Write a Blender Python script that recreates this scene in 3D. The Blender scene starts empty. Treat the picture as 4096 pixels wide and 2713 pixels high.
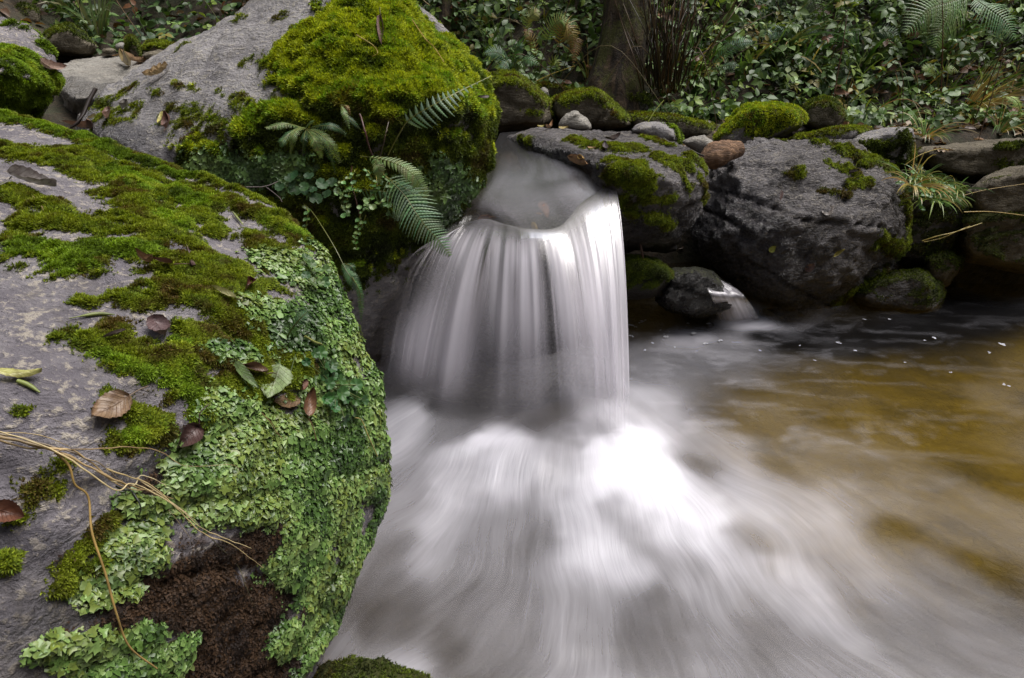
import bpy, bmesh, math, random
import numpy as np
from mathutils import Vector, Matrix
from mathutils.bvhtree import BVHTree

random.seed(7)
RNG = np.random.default_rng(11)
SC = bpy.context.scene
COL = SC.collection

# ------------------------------------------------------------------ camera
W, H = 1024.0, 678.0
CAM = np.array([0.0, 0.0, 1.3])
PITCH = math.radians(27.0)
HALF = math.radians(40.0)
FPX = (W / 2) / math.tan(HALF)
FW = np.array([0, math.cos(PITCH), -math.sin(PITCH)])
UP = np.array([0, math.sin(PITCH), math.cos(PITCH)])
RT = np.array([1.0, 0, 0])

def ray(u, v):
    return RT * ((u - W / 2) / FPX) + UP * ((H / 2 - v) / FPX) + FW
def P(u, v, y):                       # the point of a sight line that lies y metres ahead
    d = ray(u, v)
    return CAM + d * (y / d[1])
def PZ(u, v, z):                      # the point of a sight line at height z
    d = ray(u, v)
    return CAM + d * ((z - CAM[2]) / d[2])

cam_d = bpy.data.cameras.new("camera")
cam_o = bpy.data.objects.new("camera", cam_d)
COL.objects.link(cam_o)
cam_o.location = CAM.tolist()
cam_o.rotation_euler = (math.pi / 2 - PITCH, 0, 0)
cam_d.sensor_width = 36
cam_d.lens = 18 / math.tan(HALF)
cam_d.clip_start = 0.02
cam_d.clip_end = 400
SC.camera = cam_o

# ------------------------------------------------------------------ noise
_prng = np.random.RandomState(5)
_PERM = np.concatenate([_prng.permutation(256)] * 3)
_GR = _prng.normal(size=(256, 3))
_GR /= np.linalg.norm(_GR, axis=1)[:, None]

def perlin(p):
    p = np.asarray(p, float)
    i = np.floor(p).astype(int)
    f = p - i
    i &= 255
    w = f * f * f * (f * (f * 6 - 15) + 10)
    r = 0
    for dx in (0, 1):
        for dy in (0, 1):
            for dz in (0, 1):
                h = _PERM[_PERM[_PERM[i[:, 0] + dx] + i[:, 1] + dy] + i[:, 2] + dz]
                g = _GR[h]
                dot = g[:, 0] * (f[:, 0] - dx) + g[:, 1] * (f[:, 1] - dy) + g[:, 2] * (f[:, 2] - dz)
                wt = (w[:, 0] if dx else 1 - w[:, 0]) * (w[:, 1] if dy else 1 - w[:, 1]) * (w[:, 2] if dz else 1 - w[:, 2])
                r = r + wt * dot
    return r * 1.4
def fbm(p, octaves=4, gain=0.5):
    p = np.asarray(p, float)
    a, r = 1.0, 0
    for k in range(octaves):
        r = r + a * perlin(p + 17.3 * k)
        p = p * 2.03
        a *= gain
    return r
def sstep(a, b, x):
    t = np.clip((x - a) / (b - a), 0, 1)
    return t * t * (3 - 2 * t)
def unit(v):
    v = np.asarray(v, float)
    n = np.linalg.norm(v, axis=-1, keepdims=True)
    return v / np.maximum(n, 1e-9)

# ------------------------------------------------------------------ mesh and tag helpers
def mesh_np(name, V, F, smooth=True, attrs=None, uv=None):
    """V (n,3); F an (m,k) array or a list of such arrays; attrs name -> (n,) or (n,3); uv (n,2) per vertex."""
    V = np.asarray(V, np.float32)
    Fs = F if isinstance(F, list) else [F]
    Fs = [np.asarray(f, np.int32) for f in Fs if len(f)]
    me = bpy.data.meshes.new(name)
    me.vertices.add(len(V))
    me.vertices.foreach_set("co", V.ravel())
    nl = sum(f.size for f in Fs)
    npoly = sum(len(f) for f in Fs)
    me.loops.add(nl)
    idx = np.concatenate([f.ravel() for f in Fs])
    me.loops.foreach_set("vertex_index", idx)
    me.polygons.add(npoly)
    tot = np.concatenate([np.full(len(f), f.shape[1], np.int32) for f in Fs])
    st = np.concatenate([[0], np.cumsum(tot)[:-1]]).astype(np.int32)
    me.polygons.foreach_set("loop_start", st)
    me.polygons.foreach_set("loop_total", tot)
    me.polygons.foreach_set("use_smooth", np.full(npoly, bool(smooth)))
    for k, a in (attrs or {}).items():
        a = np.asarray(a, np.float32)
        if a.ndim == 1:
            at = me.attributes.new(k, 'FLOAT', 'POINT')
            at.data.foreach_set("value", a)
        else:
            at = me.attributes.new(k, 'FLOAT_COLOR', 'POINT')
            c = np.ones((len(a), 4), np.float32); c[:, :3] = a[:, :3]
            at.data.foreach_set("color", c.ravel())
    if uv is not None:
        l = me.uv_layers.new(name="UVMap")
        l.data.foreach_set("uv", np.asarray(uv, np.float32)[idx].ravel())
    me.update(calc_edges=True)
    return me

def obj(name, V, F, mat, parent=None, origin=None, smooth=True, attrs=None, uv=None):
    V = np.asarray(V, float)
    if parent is not None:
        o0 = np.array(parent.get("_o") if parent.get("_o") is not None else (0, 0, 0), float)
    else:
        o0 = np.array(origin if origin is not None else (0, 0, 0), float)
    me = mesh_np(name, V - o0, F, smooth, attrs, uv)
    if mat is not None:
        me.materials.append(mat)
    o = bpy.data.objects.new(name, me)
    COL.objects.link(o)
    if parent is not None:
        o.parent = parent
    else:
        o.location = o0.tolist()
    o["_o"] = o0.tolist()
    return o
def empty(name, loc):
    o = bpy.data.objects.new(name, None)
    o.empty_display_size = 0.05
    COL.objects.link(o)
    o.location = [float(c) for c in loc]
    o["_o"] = [float(c) for c in loc]
    return o
def tag(o, label=None, cat=None, group=None, kind=None):
    if label: o["label"] = label
    if cat: o["category"] = cat
    if group: o["group"] = group
    if kind: o["kind"] = kind
    return o

# ------------------------------------------------------------------ materials
class NT:
    def __init__(self, name):
        self.m = bpy.data.materials.new(name)
        self.m.use_nodes = True
        self.t = self.m.node_tree
        self.t.nodes.clear()
        self.out = self.n('ShaderNodeOutputMaterial')
    def n(self, typ, **kw):
        nd = self.t.nodes.new(typ)
        for k, v in kw.items():
            if k == 'inp':
                for a, b in v.items():
                    self.put(nd.inputs[a], b)
            else:
                setattr(nd, k, v)
        return nd
    def put(self, sock, val):
        if isinstance(val, bpy.types.NodeSocket):
            self.t.links.new(val, sock)
        else:
            if isinstance(val, tuple) and len(val) == 3 and sock.type == 'RGBA':
                val = val + (1,)
            sock.default_value = val
    def math(self, op, a, b=0.0, clamp=False):
        nd = self.n('ShaderNodeMath', operation=op, use_clamp=clamp)
        self.put(nd.inputs[0], a); self.put(nd.inputs[1], b)
        return nd.outputs[0]
    def mix(self, f, a, b, blend='MIX'):
        nd = self.n('ShaderNodeMix', data_type='RGBA', blend_type=blend)
        self.put(nd.inputs[0], f); self.put(nd.inputs[6], a); self.put(nd.inputs[7], b)
        return nd.outputs[2]
    def fmix(self, f, a, b):
        nd = self.n('ShaderNodeMix', data_type='FLOAT')
        self.put(nd.inputs[0], f); self.put(nd.inputs[2], a); self.put(nd.inputs[3], b)
        return nd.outputs[0]
    def noise(self, vec, scale, detail=4, rough=0.55, dist=0.0):
        nd = self.n('ShaderNodeTexNoise')
        if vec is not None: self.put(nd.inputs['Vector'], vec)
        nd.inputs['Scale'].default_value = scale
        nd.inputs['Detail'].default_value = detail
        nd.inputs['Roughness'].default_value = rough
        nd.inputs['Distortion'].default_value = dist
        return nd.outputs['Fac']
    def ramp(self, f, stops):
        nd = self.n('ShaderNodeValToRGB')
        cr = nd.color_ramp
        while len(cr.elements) < len(stops): cr.elements.new(0.5)
        for e, (p, c) in zip(cr.elements, stops):
            e.position = p
            e.color = (c, c, c, 1) if not isinstance(c, tuple) else c + (1,)
        self.put(nd.inputs[0], f)
        return nd.outputs[0]
    def maprange(self, f, a, b, c=0.0, d=1.0):
        nd = self.n('ShaderNodeMapRange', interpolation_type='SMOOTHSTEP')
        for i, x in enumerate((f, a, b, c, d)): self.put(nd.inputs[i], x)
        return nd.outputs[0]
    def attr(self, name, out='Fac'):
        return self.n('ShaderNodeAttribute', attribute_name=name).outputs[out]
    def pos(self):
        return self.n('ShaderNodeTexCoord').outputs['Object']
    def mapping(self, vec, scale=(1, 1, 1), rot=(0, 0, 0), loc=(0, 0, 0)):
        nd = self.n('ShaderNodeMapping')
        self.put(nd.inputs['Vector'], vec)
        nd.inputs['Scale'].default_value = scale
        nd.inputs['Rotation'].default_value = rot
        nd.inputs['Location'].default_value = loc
        return nd.outputs[0]
    def bump(self, h, strength=0.5, dist=0.01, normal=None):
        nd = self.n('ShaderNodeBump')
        nd.inputs['Strength'].default_value = strength
        nd.inputs['Distance'].default_value = dist
        self.put(nd.inputs['Height'], h)
        if normal is not None: self.put(nd.inputs['Normal'], normal)
        return nd.outputs[0]
    def principled(self, **inp):
        nd = self.n('ShaderNodeBsdfPrincipled')
        for k, v in inp.items():
            self.put(nd.inputs[k.replace('_', ' ')], v)
        return nd.outputs[0]
    def surf(self, s):
        self.t.links.new(s, self.out.inputs['Surface'])
        return self.m

def rock_material(name, dark, light, fleck, fleck_amt=0.5, wetdark=0.5, rough=0.75, bd=0.018, mossdark=(0.030, 0.036, 0.008), mosslight=(0.085, 0.095, 0.014)):
    t = NT(name)
    p = t.pos()
    big = t.noise(p, 3.0, 3, 0.5)
    mid = t.noise(p, 14.0, 6, 0.65, 0.6)
    strat = t.noise(t.mapping(p, (14, 40, 60), (0.5, 0.35, 0.3)), 1.0, 5, 0.6, 0.8)
    fine = t.noise(p, 90.0, 6, 0.7)
    grain = t.noise(p, 420.0, 3, 0.7)
    f = t.math('ADD', t.math('MULTIPLY', big, 0.5), t.math('MULTIPLY', mid, 0.5))
    c = t.mix(t.maprange(f, 0.36, 0.64), dark, light)
    fl = t.math('MULTIPLY', t.maprange(t.math('ADD', fine, t.math('MULTIPLY', t.math('SUBTRACT', strat, 0.5), 0.7)), 0.53, 0.66), fleck_amt)
    c = t.mix(fl, c, fleck)
    c = t.mix(t.maprange(fine, 0.30, 0.46, 0.55, 0.0), c, tuple(x * 0.45 for x in dark))
    # brown film of mud and algae in blotches
    alg = t.maprange(t.noise(p, 5.5, 6, 0.7, 1.0), 0.52, 0.75, 0, 0.55)
    c = t.mix(alg, c, (0.085, 0.07, 0.035))
    soil = t.attr('soil')
    sn = t.noise(p, 55.0, 6, 0.75, 1.2)
    soilc = t.ramp(sn, [(0.30, (0.015, 0.009, 0.005)), (0.5, (0.048, 0.027, 0.015)), (0.72, (0.15, 0.08, 0.038))])
    c = t.mix(soil, c, soilc)
    wet = t.attr('wet')
    c = t.mix(wet, c, t.mix(1.0, c, (wetdark, wetdark, wetdark * 1.05), 'MULTIPLY'))
    moss = t.attr('moss')
    mn = t.noise(p, 60.0, 6, 0.7)
    mask = t.maprange(t.math('ADD', moss, t.math('MULTIPLY', t.math('SUBTRACT', mn, 0.5), 0.9)), 0.38, 0.58)
    mc = t.mix(t.noise(p, 130.0, 4, 0.7), mossdark, mosslight)
    c = t.mix(mask, c, mc)
    r = t.fmix(wet, rough, t.maprange(t.noise(p, 40, 4, 0.6), 0.3, 0.7, 0.12, 0.38))
    r = t.fmix(soil, r, 0.35)
    r = t.fmix(mask, r, 0.9)
    h = t.math('ADD', t.math('MULTIPLY', mid, 1.2), t.math('ADD', t.math('MULTIPLY', strat, 1.1), t.math('ADD', t.math('MULTIPLY', fine, 0.8), t.math('MULTIPLY', grain, 0.16))))
    h = t.math('ADD', h, t.math('MULTIPLY', t.math('MULTIPLY', sn, soil), 2.0))
    h = t.math('ADD', h, t.math('MULTIPLY', t.math('MULTIPLY', mn, mask), 1.2))
    nrm = t.bump(h, 1.0, bd)
    return t.surf(t.principled(Base_Color=c, Roughness=r, Normal=nrm, Specular_IOR_Level=t.fmix(wet, 0.35, 0.75)))

def leafy_material(name, rough=0.5, transl=0.25, spec=0.4, coat=0.0, bump=0.0):
    t = NT(name)
    c = t.attr('Col', 'Color')
    nrm = None
    kw = {}
    if bump:
        kw['Normal'] = t.bump(t.noise(t.pos(), 160, 3, 0.6), bump, 0.004)
    pr = t.principled(Base_Color=c, Roughness=rough, Specular_IOR_Level=spec, Coat_Weight=coat, Coat_Roughness=0.25, **kw)
    tr = t.n('ShaderNodeBsdfTranslucent', inp={'Color': t.mix(1.0, c, (1.3, 1.25, 0.6), 'MULTIPLY')})
    mx = t.n('ShaderNodeMixShader', inp={0: transl, 1: pr, 2: tr.outputs[0]})
    return t.surf(mx.outputs[0])

M = {}
M['rock_near'] = rock_material('grey_slate_rock', (0.165, 0.150, 0.172), (0.29, 0.27, 0.285), (0.55, 0.49, 0.40), 0.75)
M['rock_big'] = rock_material('pale_grey_rock', (0.19, 0.18, 0.187), (0.32, 0.305, 0.305), (0.47, 0.43, 0.34), 0.6)
M['rock_dark'] = rock_material('dark_grey_rock', (0.085, 0.077, 0.078), (0.27, 0.252, 0.258), (0.40, 0.36, 0.30), 0.6, rough=0.55, bd=0.05)
M['rock_brown'] = rock_material('brown_grey_rock', (0.085, 0.070, 0.048), (0.18, 0.155, 0.11), (0.28, 0.24, 0.16), 0.4)
M['rock_pale'] = rock_material('pale_stone', (0.24, 0.225, 0.20), (0.38, 0.36, 0.32), (0.45, 0.40, 0.32), 0.4)
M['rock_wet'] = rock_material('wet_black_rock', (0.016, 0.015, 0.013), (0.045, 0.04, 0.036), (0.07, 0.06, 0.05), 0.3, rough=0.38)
M['rock_black'] = rock_material('black_wet_and_shade_rock', (0.007, 0.0065, 0.006), (0.022, 0.020, 0.018), (0.04, 0.036, 0.03), 0.3, rough=0.45)  # black puts the ledge's recess shade into its colour; the trickle stone is wet-black
M['moss'] = leafy_material('moss_leaf', 0.65, 0.30, 0.25)
M['liver'] = leafy_material('liverwort_leaf', 0.38, 0.15, 0.5)
M['leaf'] = leafy_material('plant_leaf', 0.42, 0.22, 0.5, 0.0, 0.0)
M['bramble'] = leafy_material('bramble_leaf', 0.45, 0.20, 0.38, 0.0, 0.0)

def plain(name, c1, c2, scale=20, rough=0.6, bump=0.4, stretch=(1, 1, 1)):
    t = NT(name)
    p = t.mapping(t.pos(), stretch)
    n = t.noise(p, scale, 6, 0.65, 0.4)
    return t.surf(t.principled(Base_Color=t.mix(t.maprange(n, 0.3, 0.7), c1, c2), Roughness=rough, Normal=t.bump(n, bump, 0.01)))

# ------------------------------------------------------------------ rocks
def hull_mesh(groups, voxel, smooth):
    """union of convex hulls -> voxel remesh -> smooth; returns V, F (triangles)"""
    bm = bmesh.new()
    for pts in groups:
        vs = [bm.verts.new(tuple(map(float, p))) for p in pts]
        r = bmesh.ops.convex_hull(bm, input=vs)
        bad = [g for g in r['geom_interior'] + r['geom_unused'] if isinstance(g, bmesh.types.BMVert) and g.is_valid]
        if bad: bmesh.ops.delete(bm, geom=list(set(bad)), context='VERTS')
    me = bpy.data.meshes.new("tmp")
    bm.to_mesh(me); bm.free()
    o = bpy.data.objects.new("tmp", me)
    COL.objects.link(o)
    r = o.modifiers.new("r", 'REMESH'); r.mode = 'VOXEL'; r.voxel_size = voxel; r.use_smooth_shade = True
    s = o.modifiers.new("s", 'SMOOTH'); s.factor = 0.5; s.iterations = smooth
    dg = bpy.context.evaluated_depsgraph_get()
    ev = o.evaluated_get(dg)
    m2 = ev.to_mesh()
    m2.calc_loop_triangles()
    V = np.empty(len(m2.vertices) * 3, np.float32); m2.vertices.foreach_get("co", V); V = V.reshape(-1, 3).astype(float)
    F = np.empty(len(m2.loop_triangles) * 3, np.int32); m2.loop_triangles.foreach_get("vertices", F); F = F.reshape(-1, 3)
    ev.to_mesh_clear()
    bpy.data.objects.remove(o); bpy.data.meshes.remove(me)
    return V, F
def vnormals(V, F):
    fn = np.cross(V[F[:, 1]] - V[F[:, 0]], V[F[:, 2]] - V[F[:, 0]])
    N = np.zeros_like(V)
    for k in range(3):
        np.add.at(N, F[:, k], fn)
    return unit(N)

def outline(px, y, thick, front=0.72, ring=0.4, back=0.8):
    """front ring, silhouette ring and back ring of a stone whose outline is known"""
    px = np.array(px, float)
    c = px.mean(0)
    g = [P(u, v, y + thick * ring) for u, v in px]
    g += [P(*(c + (q - c) * front), y) for q in px]
    g += [P(*(c + (q - c) * back), y + thick) for q in px]
    return g

class Rock:
    pass
def bvh_of(V, F):
    return BVHTree.FromPolygons([tuple(v) for v in V], [tuple(f) for f in F.tolist()])
def hit(bvh, u, v):
    d = Vector(ray(u, v)).normalized()
    loc, nor, idx, dist = bvh.ray_cast(Vector(CAM), d)
    return (None, None) if loc is None else (np.array(loc), np.array(nor))
def near_hit(bvh, u, v):
    loc, nor = hit(bvh, u, v)
    if loc is None:
        d = unit(ray(u, v))
        best = None
        for t in np.linspace(0.7, 6, 60):
            l, n, i, ds = bvh.find_nearest(Vector(CAM + d * t))
            if best is None or ds / t < best[0]: best = (ds / t, np.array(l), np.array(n))
        loc, nor = best[1], best[2]
    return loc, nor
def seg_dist(V, a, b):
    ab = b - a
    L = max(ab @ ab, 1e-9)
    t = np.clip((V - a) @ ab / L, 0, 1)
    return np.linalg.norm(V - (a + t[:, None] * ab), axis=1)
def patch_mask(V, bvh, patches, ns=13.0, na=0.62, seed=0.0):
    """patches: strokes (u1,v1,u2,v2,r) laid on the rock's own surface, ragged by noise"""
    m = np.zeros(len(V))
    if not patches: return m
    n = fbm(V * ns + seed, 5, 0.72) * na
    sp = sstep(0.10, 0.42, fbm(V * 38 + seed, 3, 0.7))
    for p in patches:
        if len(p) == 3: p = (p[0], p[1], p[0], p[1], p[2])
        a, _ = near_hit(bvh, p[0], p[1]); b, _ = near_hit(bvh, p[2], p[3])
        r = p[4] / FPX * 0.5 * (np.linalg.norm(a - CAM) + np.linalg.norm(b - CAM)) * (p[5] if len(p) > 5 else 1.0)
        d = seg_dist(V, a, b) / r
        m = np.maximum(m, sstep(1.22, 0.62, d + n))
        m = np.maximum(m, sp * 0.75 * sstep(2.2, 1.0, d + 0.6 * n))
    return m

def rock(name, label, groups, mat, voxel=0.012, smooth=8, big=0.03, mid=0.008, small=0.003, strata=0.0, seed=0.0,
         moss=None, thin=None, live=None, wet=None, soil=None, lump=0.010, mossall=None, cat="boulder", kindmoss='mix', ndens=1.0, group=None, sprig=0.007):
    V, F = hull_mesh(groups, voxel, smooth)
    N = vnormals(V, F)
    s = seed * 7.7
    d = big * fbm(V * 2.2 + s, 3) + mid * fbm(V * 9 + s, 4, 0.55) + small * fbm(V * 42 + s, 3, 0.6)
    if strata:
        q = V @ np.array([[0.35, 0.2, 0.9], [0.9, -0.2, -0.3], [0.1, 0.95, -0.25]]).T
        lay = q[:, 0] * 16 + 1.3 * fbm(V * 3 + s, 3)
        st = lay - np.floor(lay)
        d = d + strata * (sstep(0.0, 0.85, st) * sstep(1.0, 0.9, st) - 0.5) * (0.3 + sstep(-0.1, 0.4, perlin(V * 4 + 3 + s)))
        d = d - strata * 2.6 * sstep(0.05, 0.0, np.abs(perlin(q * np.array([5, 1.3, 1.3]) + s)))
    V = V + N * d[:, None]
    N = vnormals(V, F)
    b = bvh_of(V, F)
    R = Rock()
    mm = patch_mask(V, b, moss, seed=s) if moss else np.zeros(len(V))
    if thin: mm = np.maximum(mm, 0.52 * patch_mask(V, b, thin, 22.0, 0.75, s + 2))
    mm = mm * (0.30 + 0.70 * sstep(-0.40, 0.10, fbm(V * 34 + s, 3, 0.6) + 0.9 * (mm - 0.55)))
    if mossall is not None:
        lo, hi, amt = mossall
        mm = np.maximum(mm, amt * sstep(lo, hi, N[:, 2] + 0.5 * fbm(V * 6 + s, 4)))
    lv = patch_mask(V, b, live, 12.0, 0.5, s + 3) if live else np.zeros(len(V))
    wt = patch_mask(V, b, wet, 6.0, 0.4, s + 5) if wet else np.zeros(len(V))
    so = patch_mask(V, b, soil, 10.0, 0.5, s + 9) if soil else np.zeros(len(V))
    so = so * (1 - 0.9 * lv)
    cov = np.maximum(mm, lv)
    lum = lump * cov * (0.45 + 0.9 * np.clip(fbm(V * 22 + s, 3) + 0.2, 0, 1.2))
    V = V + N * (cov * lum + so * 0.010 * fbm(V * 28, 3, 0.6))[:, None]
    N = vnormals(V, F)
    R.V, R.F, R.N = V, F, N
    R.bvh = bvh_of(V, F)
    R.moss, R.live, R.soil = mm * (1 - 0.8 * lv), lv, so
    c = V.mean(0); org = np.array([c[0], c[1], V[:, 2].min()])
    R.o = obj(name, V, F, mat, origin=org, attrs={'moss': np.maximum(mm, lv * 0.9), 'wet': wt, 'soil': so})
    tag(R.o, label, cat, group)
    R.scale = np.linalg.norm(c - CAM)
    return R

def sample(V, F, N, w, n, face_min=-0.25):
    """n points on the mesh, weighted by w (per vertex), on the side that can be seen from about here"""
    a = V[F[:, 0]]; b = V[F[:, 1]]; c = V[F[:, 2]]
    ar = 0.5 * np.linalg.norm(np.cross(b - a, c - a), axis=1)
    fw = w[F].mean(1)
    cen = (a + b + c) / 3
    vd = unit(CAM - cen)
    fac = np.einsum('ij,ij->i', N[F].mean(1), vd)
    pr = ar * np.clip(fw, 0, 1) * (fac > face_min)
    if pr.sum() <= 0: return np.zeros((0, 3)), np.zeros((0, 3)), np.zeros(0), 0.0
    tot = pr.sum()
    f = RNG.choice(len(F), size=n, p=pr / tot)
    r1 = np.sqrt(RNG.random(n)); r2 = RNG.random(n)
    wa, wb, wc = 1 - r1, r1 * (1 - r2), r1 * r2
    fi = F[f]
    p = V[fi[:, 0]] * wa[:, None] + V[fi[:, 1]] * wb[:, None] + V[fi[:, 2]] * wc[:, None]
    nn = unit(N[fi[:, 0]] * wa[:, None] + N[fi[:, 1]] * wb[:, None] + N[fi[:, 2]] * wc[:, None])
    ww = w[fi[:, 0]] * wa + w[fi[:, 1]] * wb + w[fi[:, 2]] * wc
    return p, nn, ww, tot
def tangents(n):
    ref = np.where(np.abs(n[:, 2:3]) < 0.9, np.array([[0, 0, 1.0]]), np.array([[1.0, 0, 0]]))
    t = unit(np.cross(n, ref))
    return t, np.cross(n, t)
PAL = {
    'yellow': [(0.065, 0.10, 0.008), (0.19, 0.26, 0.014), (0.38, 0.42, 0.022), (0.24, 0.29, 0.018), (0.15, 0.29, 0.016), (0.18, 0.165, 0.018)],
    'green': [(0.05, 0.08, 0.008), (0.12, 0.19, 0.014), (0.20, 0.31, 0.022), (0.25, 0.29, 0.026)],
    'mix': [(0.10, 0.070, 0.018), (0.10, 0.105, 0.012), (0.15, 0.185, 0.014), (0.22, 0.27, 0.018), (0.12, 0.18, 0.018), (0.08, 0.075, 0.014)],
    'dark': [(0.022, 0.030, 0.005), (0.055, 0.080, 0.009), (0.11, 0.15, 0.012), (0.08, 0.065, 0.014)],
    'humus': [(0.010, 0.006, 0.004), (0.028, 0.016, 0.009), (0.065, 0.036, 0.018), (0.02, 0.013, 0.010)],
    'liverdark': [(0.03, 0.06, 0.016), (0.06, 0.12, 0.03), (0.10, 0.18, 0.045), (0.13, 0.20, 0.05)],
    'liver': [(0.030, 0.065, 0.014), (0.065, 0.13, 0.026), (0.12, 0.21, 0.048), (0.19, 0.28, 0.085), (0.14, 0.18, 0.03), (0.07, 0.12, 0.03)],
}
def pal_colors(pal, p, n, ns=10.0, spread=0.35):
    k = np.array(PAL[pal])
    f = np.clip(0.5 + 0.75 * fbm(p * ns + 2.2, 3, 0.6) + spread * (RNG.random(n) - 0.5), 0, 0.999) * (len(k) - 1)
    i = f.astype(int); t = (f - i)[:, None]
    c = k[i] * (1 - t) + k[i + 1] * t
    return c * (0.75 + 0.5 * RNG.random((n, 1)))
def add_moss(R, n, size, pal='mix', w=None, name='moss', blades=3, splay=0.85, ns=9.0):
    w = R.moss if w is None else w
    w = sstep(0.18, 0.6, w)
    p, nn, ww, tot = sample(R.V, R.F, R.N, w, n)
    n = len(p)
    if not n: return
    t, b = tangents(nn)
    base_c = pal_colors(pal, p, n, ns)
    Vs, Cs = [], []
    ph = RNG.random(n) * 6.283
    L = size * (0.6 + 0.8 * RNG.random(n)) * (0.5 + 0.5 * ww)
    lift = (R_lift(p) * size * 0.5)
    for k in range(blades):
        a = ph + k * 6.283 / blades + 0.6 * RNG.random(n)
        sp = splay * (0.35 + 0.9 * RNG.random(n))
        d = unit(nn * np.cos(sp)[:, None] + (t * np.cos(a)[:, None] + b * np.sin(a)[:, None]) * np.sin(sp)[:, None])
        sd = unit(np.cross(d, nn + 0.3 * t))
        wd = (L * (0.16 + 0.14 * RNG.random(n)))[:, None]
        o = p + nn * lift[:, None]
        Vs += [o - sd * wd, o + sd * wd, o + d * L[:, None]]
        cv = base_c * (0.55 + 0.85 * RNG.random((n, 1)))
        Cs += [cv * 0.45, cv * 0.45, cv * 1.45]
    V = np.stack(Vs, 1).reshape(-1, 3)
    C = np.stack(Cs, 1).reshape(-1, 3)
    F = np.arange(len(V)).reshape(-1, 3)
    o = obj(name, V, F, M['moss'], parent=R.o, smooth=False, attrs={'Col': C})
    o["kind"] = "stuff"
    return o
def R_lift(p):
    return np.clip(fbm(p * 60, 2), 0, 1)
def add_liverwort(R, n, size, pal='liver', w=None, name='liverwort', rim=8, hang=0.5, mat='liver'):
    w = R.live if w is None else w
    w = sstep(0.25, 0.6, w)
    p, nn, ww, tot = sample(R.V, R.F, R.N, w, n)
    n = len(p)
    if not n: return
    base_c = pal_colors(pal, p, n, 8.0, 0.5)
    down = np.array([[0.15, -0.35, -0.9]])
    dn = unit(down - nn * (nn @ down[0])[:, None] + 0.5 * RNG.normal(size=(n, 3)))
    t = unit(np.cross(nn, dn)); b = unit(np.cross(t, nn))
    til = (0.0 + 1.3 * RNG.random(n)) * hang
    ax = unit(nn * np.cos(til)[:, None] + b * -np.sin(til)[:, None])      # plates lean out over the slope
    b2 = unit(np.cross(ax, t) * 1.0)
    S = size * (0.45 + 0.9 * RNG.random(n) ** 1.5) * (0.6 + 0.4 * ww)
    asp = 0.75 + 0.7 * RNG.random(n)
    up = size * (0.1 + 0.9 * RNG.random(n))
    c = p + nn * up[:, None]
    Vs = [c]
    Cs = [base_c * 0.92]
    ph = RNG.random(n) * 6.283
    lob = 2 + RNG.integers(0, 3, n)
    for k in range(rim):
        a = k * 6.283 / rim
        rr = S * (0.72 + 0.34 * np.sin(lob * a + ph) + 0.22 * (RNG.random(n) - 0.5))
        wave = S * 0.28 * np.sin(2 * a + ph * 1.7) * RNG.random(n) + S * 0.12
        Vs.append(c + t * (rr * np.cos(a))[:, None] + b2 * (rr * np.sin(a) * asp)[:, None] + ax * wave[:, None])
        Cs.append(base_c * (1.05 + 0.15 * RNG.random((n, 1))))
    V = np.stack(Vs, 1).reshape(-1, 3); C = np.stack(Cs, 1).reshape(-1, 3)
    m = rim + 1
    tri = np.array([[0, 1 + k, 1 + (k + 1) % rim] for k in range(rim)])
    F = (np.arange(n)[:, None, None] * m + tri[None]).reshape(-1, 3)
    o = obj(name, V, F, M[mat], parent=R.o, smooth=True, attrs={'Col': C})
    o["kind"] = "stuff"
    return o

# ------------------------------------------------------------------ terrain
def ground_z(x, y):
    x = np.asarray(x, float); y = np.asarray(y, float)
    n = 0.10 * perlin(np.stack([x * 1.1, y * 1.1, x * 0], -1).reshape(-1, 3)).reshape(x.shape) + 0.04 * perlin(np.stack([x * 3.7, y * 3.7, x * 0 + 4], -1).reshape(-1, 3)).reshape(x.shape)
    bed = -0.32 + 0 * x
    upper = 0.56 + 0.10 * (y - 3.0).clip(0, 3) + 0.42 * sstep(-0.9, -2.2, x)
    z = bed + (upper - bed) * sstep(3.25, 3.75, y + 0.0 * x - 0.15 * (x.clip(0, 5)) + 0.9 * sstep(0.1, -0.6, x))
    z = z + (y - 4.35 - 0.10 * np.abs(x - 0.8)).clip(0, 14) * 0.80 + 0.7 * (y - 6.6).clip(0, 10)  # far slope steepened out of view to cut low sky light
    z = z + (x - 4.3 - 0.2 * (y - 1).clip(-3, 3)).clip(0, 9) * 1.05  # unseen side slopes, shaped to block low sky light
    z = z + (-x - 2.6).clip(0, 9) * 0.9 + (-y - 1.0).clip(0, 7) * 1.1 + 1.0 * sstep(-0.8, -1.8, x) * sstep(3.0, 1.0, y)  # slope behind the camera likewise raised to shut out low sky
    return z + n
xs = np.unique(np.concatenate([np.linspace(-60, -6, 20), np.linspace(-6, 7, 200), np.linspace(7, 60, 20)]))
ys = np.unique(np.concatenate([np.linspace(-60, -4, 20), np.linspace(-4, 9, 200), np.linspace(9, 90, 24)]))
X, Y = np.meshgrid(xs, ys)
Zg = ground_z(X, Y)
GV = np.stack([X, Y, Zg], -1).reshape(-1, 3)
nx, ny = len(xs), len(ys)
ii = (np.arange(ny - 1)[:, None] * nx + np.arange(nx - 1)[None]).ravel()
GF = np.stack([ii, ii + 1, ii + nx + 1, ii + nx], 1)
t = NT('forest_floor_soil')
p = t.pos()
n1 = t.noise(p, 3.0, 6, 0.65); n2 = t.noise(p, 28, 6, 0.7, 0.8)
c = t.ramp(n2, [(0.3, (0.012, 0.009, 0.005)), (0.5, (0.035, 0.025, 0.013)), (0.7, (0.085, 0.055, 0.028))])
c = t.mix(t.maprange(n1, 0.45, 0.65, 0, 0.7), c, (0.022, 0.032, 0.008))
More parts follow.
